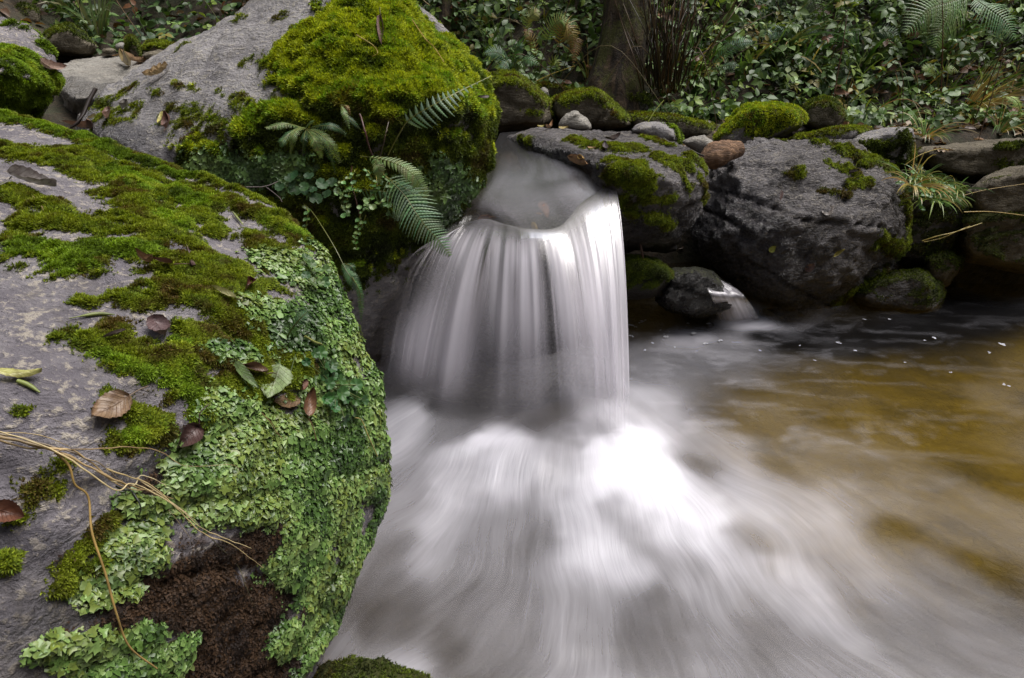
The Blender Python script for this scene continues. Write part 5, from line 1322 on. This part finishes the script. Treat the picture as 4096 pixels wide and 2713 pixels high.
o = obj('bramble_leaves', np.vstack(Vb), np.vstack(Fb), M['bramble'], smooth=True, attrs={'Col': np.vstack(Cb)})
tag(o, 'mass of dark glossy bramble leaves covering the far bank', 'undergrowth', kind='stuff')

# lower layer of small leaves filling the gaps
pf = ground_pts(30000, -1.2, 6.5, 4.3, 7.2)
n = len(pf); hh = 0.10 * RNG.random(n)
d = unit(np.stack([RNG.normal(size=n), RNG.normal(size=n) - .5, 0.3 * RNG.normal(size=n) - .2], -1))
kf = RNG.random(n) < 0.35 + 0.65 * sstep(4.6, 5.0, pf[:, 1])
pf, hh, d = pf[kf], hh[kf], d[kf]; n = len(pf)
V, F, Cc = leaf_cloud(pf + np.stack([0 * hh, 0 * hh, hh], -1), d, unit(np.array([[0, -.4, .9]]) + .5 * RNG.normal(size=(n, 3))), 0.025 + 0.035 * RNG.random(n), 0.7, np.array([0.085, 0.135, 0.030]) * (0.4 + 1.1 * RNG.random((n, 1))))
tag(obj('low_herbs', V, F, M['leaf'], attrs={'Col': Cc}), 'low green herbs filling the ground under the brambles', 'undergrowth', kind='stuff')
# ivy-like low leaves at far left, small and green
pl = ground_pts(2600, -4.2, -0.9, 4.3, 6.6)
n = len(pl); hh = 0.16 * RNG.random(n)
d = unit(np.stack([RNG.normal(size=n), RNG.normal(size=n) - .6, 0.2 * RNG.normal(size=n) - .2], -1))
V, F, Cc = leaf_cloud(pl + np.stack([0 * hh, 0 * hh, hh], -1), d, unit(np.array([[0, -.4, .9]]) + .4 * RNG.normal(size=(n, 3))), 0.035 + 0.03 * RNG.random(n), 0.85, np.array([0.035, 0.075, 0.022]) * (0.4 + 1.0 * RNG.random((n, 1))))
tag(obj('low_leaves', V, F, M['bramble'], attrs={'Col': Cc}), 'sparse low green leaves on the dark bank at far left', 'undergrowth', kind='stuff')

# dead leaf litter
pd = np.vstack([ground_pts(2200, -4.2, 6.5, 3.6, 6.5), ground_pts(900, 2.2, 4.6, 3.2, 5.0)])
pd = pd[pd[:, 2] > 0.05]; n = len(pd)
d = unit(np.stack([RNG.normal(size=n), RNG.normal(size=n), 0.25 * RNG.normal(size=n)], -1))
cl = np.array([(0.10, 0.05, 0.022), (0.20, 0.11, 0.05), (0.055, 0.032, 0.018), (0.30, 0.20, 0.10)])[RNG.integers(0, 4, n)]
V, F, Cc = leaf_cloud(pd + np.array([0, 0, .015]), d, unit(np.array([[0, -.2, .9]]) + .5 * RNG.normal(size=(n, 3))), 0.05 + 0.05 * RNG.random(n), 0.6, cl, 0.5)
tag(obj('leaf_litter', V, F, M['leaf'], attrs={'Col': Cc}), 'brown dead leaf litter on the ground between rocks and brambles', 'leaf litter', kind='stuff')

# bramble canes: one tangled mass
cb = Buf()
for k in range(210):
    q = ground_pts(1, -3.5, 6.0, 4.3, 6.6)[0]
    a = random.uniform(0, 6.28); L = random.uniform(.35, 1.1); h = random.uniform(.15, .5)
    e = q + np.array([math.cos(a) * L, math.sin(a) * L * .5 - .1, 0]); e[2] = float(ground_z(e[0], e[1])) + random.uniform(-.02, .2)
    m = (q + e) / 2; m[2] = max(q[2], e[2]) + h
    V, F = tube(catmull([q, m, e], 14), [random.uniform(.0025, .0045), .0018], 4)
    cb.add(V, F, jit(random.choice([(0.07, 0.09, 0.03), (0.10, 0.05, 0.03), (0.15, 0.12, 0.05)]), .4))
tag(cb.build('bramble_canes', M['leaf']), 'thin arching bramble canes tangled over the far bank', 'undergrowth', kind='stuff')

# grass
def blades(buf, c, n, L, spread, lean, cols, wid=0.004, seg=6, up=1.0):
    for k in range(n):
        a = random.uniform(0, 6.28); ln = L * random.uniform(.5, 1.15)
        d = np.array([math.cos(a) * spread + lean[0], math.sin(a) * spread + lean[1], up]); d /= np.linalg.norm(d)
        p = np.array(c) + np.array([math.cos(a), math.sin(a), 0]) * 0.05 * random.random() * (L / .4)
        path = [p]
        dr = random.uniform(.10, .30)
        for s in range(seg):
            d = d + np.array([lean[0] * .06, lean[1] * .06, -dr * (0.4 + s * .22)]); d /= np.linalg.norm(d)
            path.append(path[-1] + d * ln / seg)
        path = np.array(path)
        w = wid * random.uniform(.6, 1.3) * np.sin(np.pi * np.linspace(0.22, 1.0, seg + 1)) ** .7
        tg = unit(np.gradient(path, axis=0)); sd = unit(np.cross(tg, unit(np.array([math.sin(a) * .4, -1.0, .4]))))
        V = np.stack([path - sd * w[:, None], path + sd * w[:, None]], 1).reshape(-1, 3)
        F = [(2 * i, 2 * i + 1, 2 * i + 3, 2 * i + 2) for i in range(seg)]
        buf.add(V, F, jit(random.choice(cols), .35))
GR = [(0.075, 0.16, 0.03), (0.11, 0.21, 0.05), (0.17, 0.24, 0.06)]; DRY = [(0.36, 0.26, 0.10), (0.28, 0.19, 0.07), (0.42, 0.34, 0.15)]
def groundpx(u, v):
    l, n = hit(GB, u, v)
    return l if l is not None else P(u, v, 5.0)
def tuft(lab, c, n, L, cols, spread=.5, lean=(0, -.2), wid=.004, up=1.0):
    b = Buf(); blades(b, c, n, L, spread, lean, cols, wid, up=up)
    return tag(b.build('grass_tuft', M['leaf'], origin=c), lab, 'grass', 'grass tufts')
b = Buf()
for u, v, y in [(908, 178, 3.0), (916, 186, 2.95), (922, 178, 2.98), (930, 190, 2.92), (940, 184, 2.95), (948, 195, 2.9), (956, 190, 2.95), (935, 200, 2.88), (920, 198, 2.88)]:
    blades(b, P(u, v, y), 17, random.uniform(.09, .19), random.uniform(.6, 1.6), (random.uniform(-.4, .5), random.uniform(-.5, 0)), GR + [(0.22, 0.26, 0.05), (0.34, 0.30, 0.09)], .0026, up=random.uniform(.3, 1.0))
    for q in range(7):
        c = P(u + random.gauss(0, 5), v + random.gauss(2, 5), y - .05); d = unit(RNG.normal(size=3)); Ln = random.uniform(.02, .04)
        V, F, uv = leaf_geo(c, c + d * Ln, unit(np.array([random.uniform(-.4, .4), -.6, .7])), Ln * .7, 'ovate', .15, .1, na=4, nb=7, serr=0); b.add(V, F, jit((0.13, 0.24, 0.08), .4))
tag(b.build('grass_tuft', M['leaf']), 'bright green grass tuft with small leaves hanging beside the big grey boulder', 'grass', 'grass tufts')
gb = Buf()
for q in ground_pts(520, -0.6, 6.2, 4.5, 6.8):
    blades(gb, q, 4, random.uniform(.2, .5), .5, (random.uniform(-.2, .3), -.25), GR + DRY[:1] + [(0.2, 0.27, 0.06)], .0045)
tag(gb.build('bank_grass', M['leaf']), 'loose grass blades scattered through the brambles of the far bank', 'grass', kind='stuff')
tuft('few yellowing drooping blades in the gap right of the big grey boulder', P(912, 186, 2.9), 26, 0.2, [(0.32, 0.30, 0.06), (0.38, 0.28, 0.08)], .8, (-.1, -.6), .003, .5)
tuft('clump of fine straw-coloured dry grass at the right end of the bank', groundpx(965, 118), 90, 0.42, DRY, .35, (.25, -.35), .003)
tuft('long bright grass blades left of the pale silvery fern frond', groundpx(700, 70), 26, 0.42, GR, .45, (.05, -.25), .006)
tuft('spray of long grass blades right of the silvery fern frond', groundpx(768, 62), 34, 0.5, GR + DRY[:1], .5, (.1, -.25), .006)
tuft('upright broad grass blades in the brambles above the oval mossy stone', groundpx(800, 72), 24, 0.45, GR, .35, (.05, -.2), .007)
tuft('grass tuft among the brambles above the thin mossy slab', groundpx(860, 70), 20, 0.4, GR, .5, (.1, -.2), .005)
tuft('low bright green grass where brambles meet the long low flat stone', groundpx(690, 118), 60, 0.2, GR + [(0.2, 0.3, 0.06)], .8, (0, -.4), .004)
tuft('grass fringe at the foot of the brambles by the slab with a square end', groundpx(885, 122), 50, 0.24, GR + DRY[:1], .9, (0, -.4), .0035)
tuft('thin grass wisps above the long pale slab', groundpx(925, 138), 50, 0.26, GR + DRY, .9, (.1, -.4), .003)
tuft('grass wisps at the right border above the long pale slab', groundpx(1000, 132), 46, 0.26, GR + DRY, .9, (0, -.4), .003)
tuft('drooping pale grass tuft on the dark bank at far left', groundpx(98, 38), 40, 0.42, [(0.12, 0.17, 0.06), (0.2, 0.22, 0.1)], .4, (.1, -.3), .006)
tuft('grass tuft at the top edge of the dark far left bank', groundpx(62, 12), 30, 0.4, [(0.06, 0.10, 0.03)], .5, (.1, -.3), .006)
tuft('weak yellow grass around the tree foot', groundpx(590, 82), 24, 0.4, DRY + GR[:1], .6, (.1, -.3), .003)
tuft('grass blades at the top right of the bank under the big fern', groundpx(930, 55), 30, 0.45, GR, .6, (.2, -.2), .005)
for lab, ps, c, r in [('long pale straw stretching to the right border from the grass tuft', [(964, 212, 2.85), (985, 211.5, 2.85), (1005, 213, 2.85), (1035, 217, 2.85)], (0.46, 0.34, 0.12), .0022),
                      ('dry straw hanging low right of the big grey boulder', [(922, 241, 2.8), (938, 236, 2.78), (955, 232, 2.78), (982, 223, 2.8)], (0.36, 0.28, 0.08), .003),
                      ('second dry straw fanned beside the low one right of the big grey boulder', [(924, 242, 2.79), (942, 238, 2.78), (960, 230, 2.77), (970, 226, 2.8)], (0.36, 0.28, 0.08), .002),
                      ('thin golden stem arching over the long pale slab', [(905, 165, 3.0), (920, 155, 3.0), (938, 149, 3.02), (948, 150, 3.05)], (0.42, 0.32, 0.08), .0022),
                      ('upright greenish stem rising from the grey stone with moss on its end', [(648, 122, 3.4), (655, 111, 3.42), (664, 100, 3.44)], (0.30, 0.34, 0.07), .003),
                      ('yellow fallen stem left of the tree foot', [(537, 81, 4.5), (552, 74, 4.5), (566, 69, 4.5), (575, 66, 4.5)], (0.40, 0.32, 0.05), .004),
                      ('pale stem crossing the foot of the brambles by the tree', [(625, 88, 4.4), (632, 80, 4.4), (635, 71, 4.4)], (0.38, 0.28, 0.08), .004),
                      ('light straw along the wedge-shaped boulder at right', [(958, 197, 2.9), (985, 190, 2.9), (1030, 183, 2.9)], (0.42, 0.30, 0.1), .0018)]:
    stick('straw', lab, 'straw', catmull([P(*q) for q in ps], 24), [r, r * .7], c, 'loose straws and stems')

# ferns on the bank
BF = 'ferns on the far bank'
YG = (0.20, 0.28, 0.06); YB = (0.26, 0.20, 0.05); SV = (0.13, 0.22, 0.14)
def bfern(lab, fr, y):
    fs = []
    for ps, w, pairs, col, kw in fr:
        kw = dict(kw); kw.setdefault('hint', (0.1, -0.8, 0.5)); kw.setdefault('stem', 0.003); kw.setdefault('fat', 0.8)
        fs.append(([(u, v, y + dy) for u, v, dy in ps], w, pairs, col, kw))
    return fern('fern', lab, (fr[0][0][0][0], fr[0][0][0][1], y + fr[0][0][0][2]), fs, BF)
bfern('tall yellow-green fern with browning fronds left of the tree', [([(538, 80, 0), (543, 55, -.05), (550, 32, -.08), (560, 20, -.1), (572, 26, -.12)], 11, 18, YG, dict(start=.40, prof=(1, .9, .6, .1))),
      ([(556, 78, 0), (558, 55, -.05), (561, 35, -.1), (566, 25, -.12), (572, 34, -.14), (572, 48, -.14)], 12, 20, YB, dict(start=.3, prof=(.7, 1, .8, .1), droop=.4)),
      ([(560, 78, 0), (568, 55, -.1), (575, 38, -.12), (576, 48, -.14), (573, 66, -.16)], 7, 20, (0.24, 0.14, 0.05), dict(start=.3)),
      ([(530, 76, 0), (531, 50, -.05), (527, 25, -.08), (533, 14, -.1), (541, 12, -.1)], 8, 16, (0.26, 0.28, 0.08), dict(start=.4)),
      ([(533, 78, 0), (536, 60, -.05), (532, 40, -.08), (524, 32, -.1)], 7, 12, YB, dict(start=.4)),
      ([(552, 80, 0), (551, 66, -.1), (556, 60, -.14), (560, 72, -.16)], 6, 12, (0.2, 0.26, 0.05), dict(start=.2))], 4.55)
bfern('feathery dark fern between the tallest boulder and the yellow fern', [([(515, 72, 0), (505, 58, -.1), (495, 52, -.12), (484, 54, -.15)], 9, 18, FD, {}), ([(515, 72, 0), (508, 62, -.1), (504, 66, -.14), (500, 74, -.16)], 7, 14, FD, {}), ([(516, 72, 0), (522, 62, -.1), (530, 60, -.14), (540, 66, -.16)], 7, 14, FG, {}), ([(515, 72, 0), (514, 55, -.1), (518, 47, -.12), (524, 46, -.14)], 7, 14, FD, {})], 4.3)
bfern('pale silvery fern frond slanting in the brambles right of the tree', [([(708, 68, 0), (722, 55, -.08), (737, 44, -.12), (752, 42, -.14)], 7, 22, SV, dict(prof=(.4, 1, .9, .3))), ([(712, 70, 0), (726, 66, -.1), (740, 66, -.14)], 6, 14, FD, {})], 4.6)
bfern('large drooping fern frond at the top edge above the brambles', [([(790, -10, 0), (805, -6, -.1), (815, 6, -.16), (816, 28, -.2)], 18, 24, (0.15, 0.22, 0.09), dict(start=.1, prof=(.6, 1, .8, .1))), ([(775, 6, 0), (790, 10, -.1), (806, 20, -.14)], 9, 16, FD, {}), ([(790, -8, 0), (780, -4, -.1), (764, 6, -.16), (755, 16, -.2)], 12, 18, FD, {})], 5.3)
bfern('small grey-green fern beside the upright broad grass', [([(795, 38, 0), (784, 31, -.06), (772, 33, -.1), (762, 40, -.12)], 7, 18, SV, {}), ([(797, 38, 0), (806, 30, -.06), (818, 32, -.1)], 6, 14, FD, {})], 4.9)
bfern('broad hanging fern fronds at the upper right of the bank', [([(970, -4, 0), (950, 2, -.1), (928, 10, -.16), (905, 34, -.22)], 20, 28, (0.12, 0.20, 0.06), dict(start=.05, prof=(.7, 1, .8, .1))), ([(970, -4, 0), (955, 10, -.1), (942, 26, -.16), (935, 48, -.2)], 18, 24, (0.14, 0.22, 0.06), dict(prof=(.7, 1, .8, .1))), ([(972, -4, 0), (985, 6, -.1), (1004, 20, -.16), (1015, 40, -.2)], 18, 24, FG, {}), ([(968, -4, 0), (965, 20, -.05), (962, 50, -.08), (955, 75, -.1)], 5, 10, YB, dict(start=.5))], 4.9)
bfern('small yellow arching fern low on the right of the bank', [([(938, 92, 0), (940, 78, -.05), (946, 69, -.1), (960, 72, -.12)], 5, 16, YG, dict(start=.4)), ([(938, 92, 0), (937, 78, -.05), (930, 68, -.08), (922, 70, -.1)], 5, 14, YG, dict(start=.4))], 4.55)
bfern('single bright yellow-green arching frond at the right border', [([(1001, 97, 0), (1010, 97, -.06), (1018, 103, -.1), (1021, 117, -.12)], 4.5, 20, (0.26, 0.38, 0.06), dict(prof=(.5, 1, .9, .2)))], 4.1)
bfern('half hidden fern in the brambles above the big grey boulder', [([(865, 45, 0), (875, 34, -.08), (890, 32, -.12), (902, 40, -.15)], 9, 18, FD, {}), ([(864, 45, 0), (852, 36, -.08), (838, 38, -.12)], 8, 16, FG, {})], 5.0)
bfern('dark fern at the top edge left of the tree', [([(500, 6, 0), (488, 10, -.06), (474, 20, -.1), (466, 30, -.12)], 10, 18, FD, {}), ([(500, 6, 0), (494, 20, -.06), (492, 36, -.1)], 8, 16, FD, {}), ([(502, 6, 0), (514, 12, -.06), (522, 24, -.1)], 8, 14, FD, {})], 5.2)

# tree and shoots
def trunk_mesh(path, radii, sides=40, rough=0.05, seed=0.0):
    V, F = tube(catmull(path, 70), radii, sides)
    pc = catmull(path, 70)
    d = V.reshape(70, sides, 3) - pc[:, None]
    R_ = np.linalg.norm(d, axis=2, keepdims=True)
    q = V * np.array([9, 9, 1.6]) + seed
    n = (0.7 * fbm(q, 4) + 0.5 * np.abs(perlin(V * np.array([22, 22, 3.0]) + seed))).reshape(70, sides, 1)
    return (pc[:, None] + d * (1 + rough * n / np.maximum(R_, .05))).reshape(-1, 3), F
bark = NT('mossy_bark')
p = bark.pos()
bn1 = bark.noise(bark.mapping(p, (16, 16, 3)), 1.0, 6, 0.7, 0.8)
bn2 = bark.noise(p, 6, 5, 0.65)
bn3 = bark.noise(p, 70, 5, 0.7)
cc = bark.ramp(bn1, [(0.32, (0.010, 0.007, 0.005)), (0.50, (0.035, 0.022, 0.013)), (0.66, (0.13, 0.085, 0.05))])
cc = bark.mix(bark.maprange(bark.math('ADD', bn2, bark.math('MULTIPLY', bark.math('SUBTRACT', bn3, .5), .5)), 0.44, 0.60, 0, 0.85), cc, bark.mix(bn3, (0.02, 0.026, 0.005), (0.11, 0.11, 0.016)))
M['bark'] = bark.surf(bark.principled(Base_Color=cc, Roughness=0.9, Normal=bark.bump(bark.math('ADD', bn1, bark.math('MULTIPLY', bn3, .4)), 1.0, 0.03)))
TY = 4.45
tb = P(620, 90, TY)
tree = empty('tree', tb); tag(tree, 'mossy leaning tree trunk rising out of the frame behind the rocks', 'tree')
pth = [P(606, 135, TY), P(612, 100, TY), P(619, 70, TY + .03), P(624, 35, TY + .08), P(627, 0, TY + .12), P(630, -60, TY + .2), P(634, -160, TY + .35)]
V, F = trunk_mesh(pth, [.26, .20, .165, .155, .145, .14, .13], 48, .034)
obj('trunk', V, F, M['bark'], parent=tree)
sh = empty('twiggy_shrub', P(668, 90, 4.4)); tag(sh, 'bundle of thin bare brown shoots springing up right of the tree trunk', 'shrub')
for k in range(92):
    u0 = random.gauss(664, 11); v0 = random.uniform(78, 94)
    fan = (u0 - 655) / 30 + random.gauss(0, .40)
    y0 = random.uniform(4.25, 4.55)
    ps = [P(u0, v0, y0), P(u0 + fan * 7 + random.gauss(0, 2), v0 - 30, y0 - random.uniform(0, .1)), P(u0 + fan * 18 + random.gauss(0, 3), v0 - 62, y0 - random.uniform(-.05, .15)), P(u0 + fan * 34 + random.gauss(0, 5), v0 - random.uniform(85, 125), y0 - random.uniform(-.1, .2))]
    b = Buf(); V, F = tube(catmull(ps, 18), [random.uniform(.0025, .0065), .0018], 5)
    b.add(V, F, jit(random.choice([(0.04, 0.03, 0.02), (0.10, 0.055, 0.03), (0.035, 0.025, 0.015), (0.13, 0.08, 0.035)]), .3)); b.build('shoot', M['leaf'], parent=sh)
for ps in [[(690, 62), (715, 45), (742, 28), (775, 12)], [(680, 40), (690, 20), (683, 8), (684, -8)]]:
    b = Buf(); V, F = tube(catmull([P(u, v, 4.4) for u, v in ps], 18), [.004, .002], 5); b.add(V, F, (0.16, 0.12, 0.085)); b.build('shoot', M['leaf'], parent=sh)
tl = empty('tree', P(608, 60, 5.6)); tag(tl, 'thin dark sapling stem at the top edge near the tallest boulder', 'tree')
V, F = trunk_mesh([P(443, 30, 4.9), P(446, 10, 4.92), P(447, -40, 5.0), P(446, -140, 5.2)], [.05, .045, .04, .03], 14, .01)
obj('trunk', V, F, M['bark'], parent=tl)

# driftwood between the boulders
lg = NT('driftwood'); p = lg.pos()
ln = lg.noise(lg.mapping(p, (10, 60, 60), (0, .2, .25)), 1.0, 6, .7, 1.0)
M['drift'] = lg.surf(lg.principled(Base_Color=lg.ramp(ln, [(.3, (.05, .025, .012)), (.5, (.19, .10, .05)), (.7, (.34, .20, .10))]), Roughness=.7, Normal=lg.bump(ln, 1.0, .02)))
V, F = trunk_mesh([P(702, 163, 2.95), P(712, 157, 2.96), P(722, 153, 2.98), P(739, 149, 3.02)], [.030, .055, .05, .035], 20, .02)
tag(obj('driftwood_log', V, F, M['drift'], origin=V.mean(0)), 'weathered brown log jammed between the two round boulders', 'log')
stick('twig', 'short black twig beside the weathered brown log', 'twig', [P(690, 150, 2.88), P(698, 154, 2.87), P(704, 156, 2.88)], [.006, .004], (0.02, .015, .012))

# foam flecks drifting on the pool
fb = Buf()
for u, v, r in [(631, 325, 2.6), (635.5, 326.5, 1.6), (642.5, 320, 2.6), (641, 322.5, 1.6), (666, 336, 3.0), (693, 333, 3.4), (631, 336, 2.4), (688, 323, 1.8), (709, 323, 2.4), (653, 343, 2), (706, 343, 2.4), (660, 330, 1.2), (838, 342.5, 2.4), (864, 319, 1.4), (889, 319, 1.6), (935, 338, 2.4), (925, 340, 1.2), (855, 350, 1.6), (1003, 344, 2), (990, 352, 1.2), (1006, 385, 2), (675, 347, 2.2), (645, 350, 1.8), (622, 331, 1.6), (720, 340, 2), (760, 350, 1.5), (800, 345, 1.2), (815, 360, 1.3), (905, 362, 1.2), (950, 372, 1.4)]:
    c = PZ(u, v, 0.006); d = np.linalg.norm(c - CAM)
    r *= .75
    for j in range(4):
        cc_ = c + np.array([random.gauss(0, 1), random.gauss(0, 1), 0]) * r / FPX * d * .6
        round_leaf(fb, cc_, (0, 0, 1), r / FPX * d * random.uniform(.35, .8), (0.8, 0.8, 0.82), .1, 0, 10, 0, -.2)
fm_ = NT('foam_white')
M['foam'] = fm_.surf(fm_.principled(Base_Color=(.36, .36, .38), Roughness=.6))
tag(fb.build('foam_flecks', M['foam']), 'small white foam flecks floating on the brown pool', 'foam', kind='stuff')

# ------------------------------------------------------------------ light
w = bpy.data.worlds.new("World")
SC.world = w
w.use_nodes = True
nt = w.node_tree
bg = nt.nodes['Background']
sky = nt.nodes.new('ShaderNodeTexSky')
sky.sky_type = 'NISHITA'
sky.sun_disc = False
sky.sun_elevation = math.radians(66)
sky.sun_rotation = math.radians(75)
sky.air_density = 1.0
sky.dust_density = 4.0
hs = nt.nodes.new('ShaderNodeHueSaturation')
hs.inputs['Saturation'].default_value = 0.45
nt.links.new(sky.outputs[0], hs.inputs['Color'])
nt.links.new(hs.outputs[0], bg.inputs['Color'])
bg.inputs['Strength'].default_value = 0.10
sd = bpy.data.lights.new("sun", 'SUN')
sd.energy = 3.0
sd.angle = math.radians(45)
sd.color = (1.0, 0.96, 0.93)
so = bpy.data.objects.new("sun", sd)
COL.objects.link(so)
az, el = math.radians(75), math.radians(66)
dvec = Vector((math.sin(az) * math.cos(el), math.cos(az) * math.cos(el), math.sin(el)))
so.rotation_euler = dvec.to_track_quat('Z', 'Y').to_euler()
SC.view_settings.view_transform = 'Standard'
SC.view_settings.look = 'None'
SC.view_settings.gamma = 1
SC.view_settings.exposure = 0.6
SC.render.engine = 'CYCLES'
SC.cycles.use_denoising = True
SC.cycles.max_bounces = 8
SC.cycles.diffuse_bounces = 3
SC.cycles.transparent_max_bounces = 24
SC.cycles.caustics_reflective = False
SC.cycles.caustics_refractive = False
SC.cycles.sample_clamp_indirect = 4
for o in bpy.data.objects:
    if "_o" in o: del o["_o"]
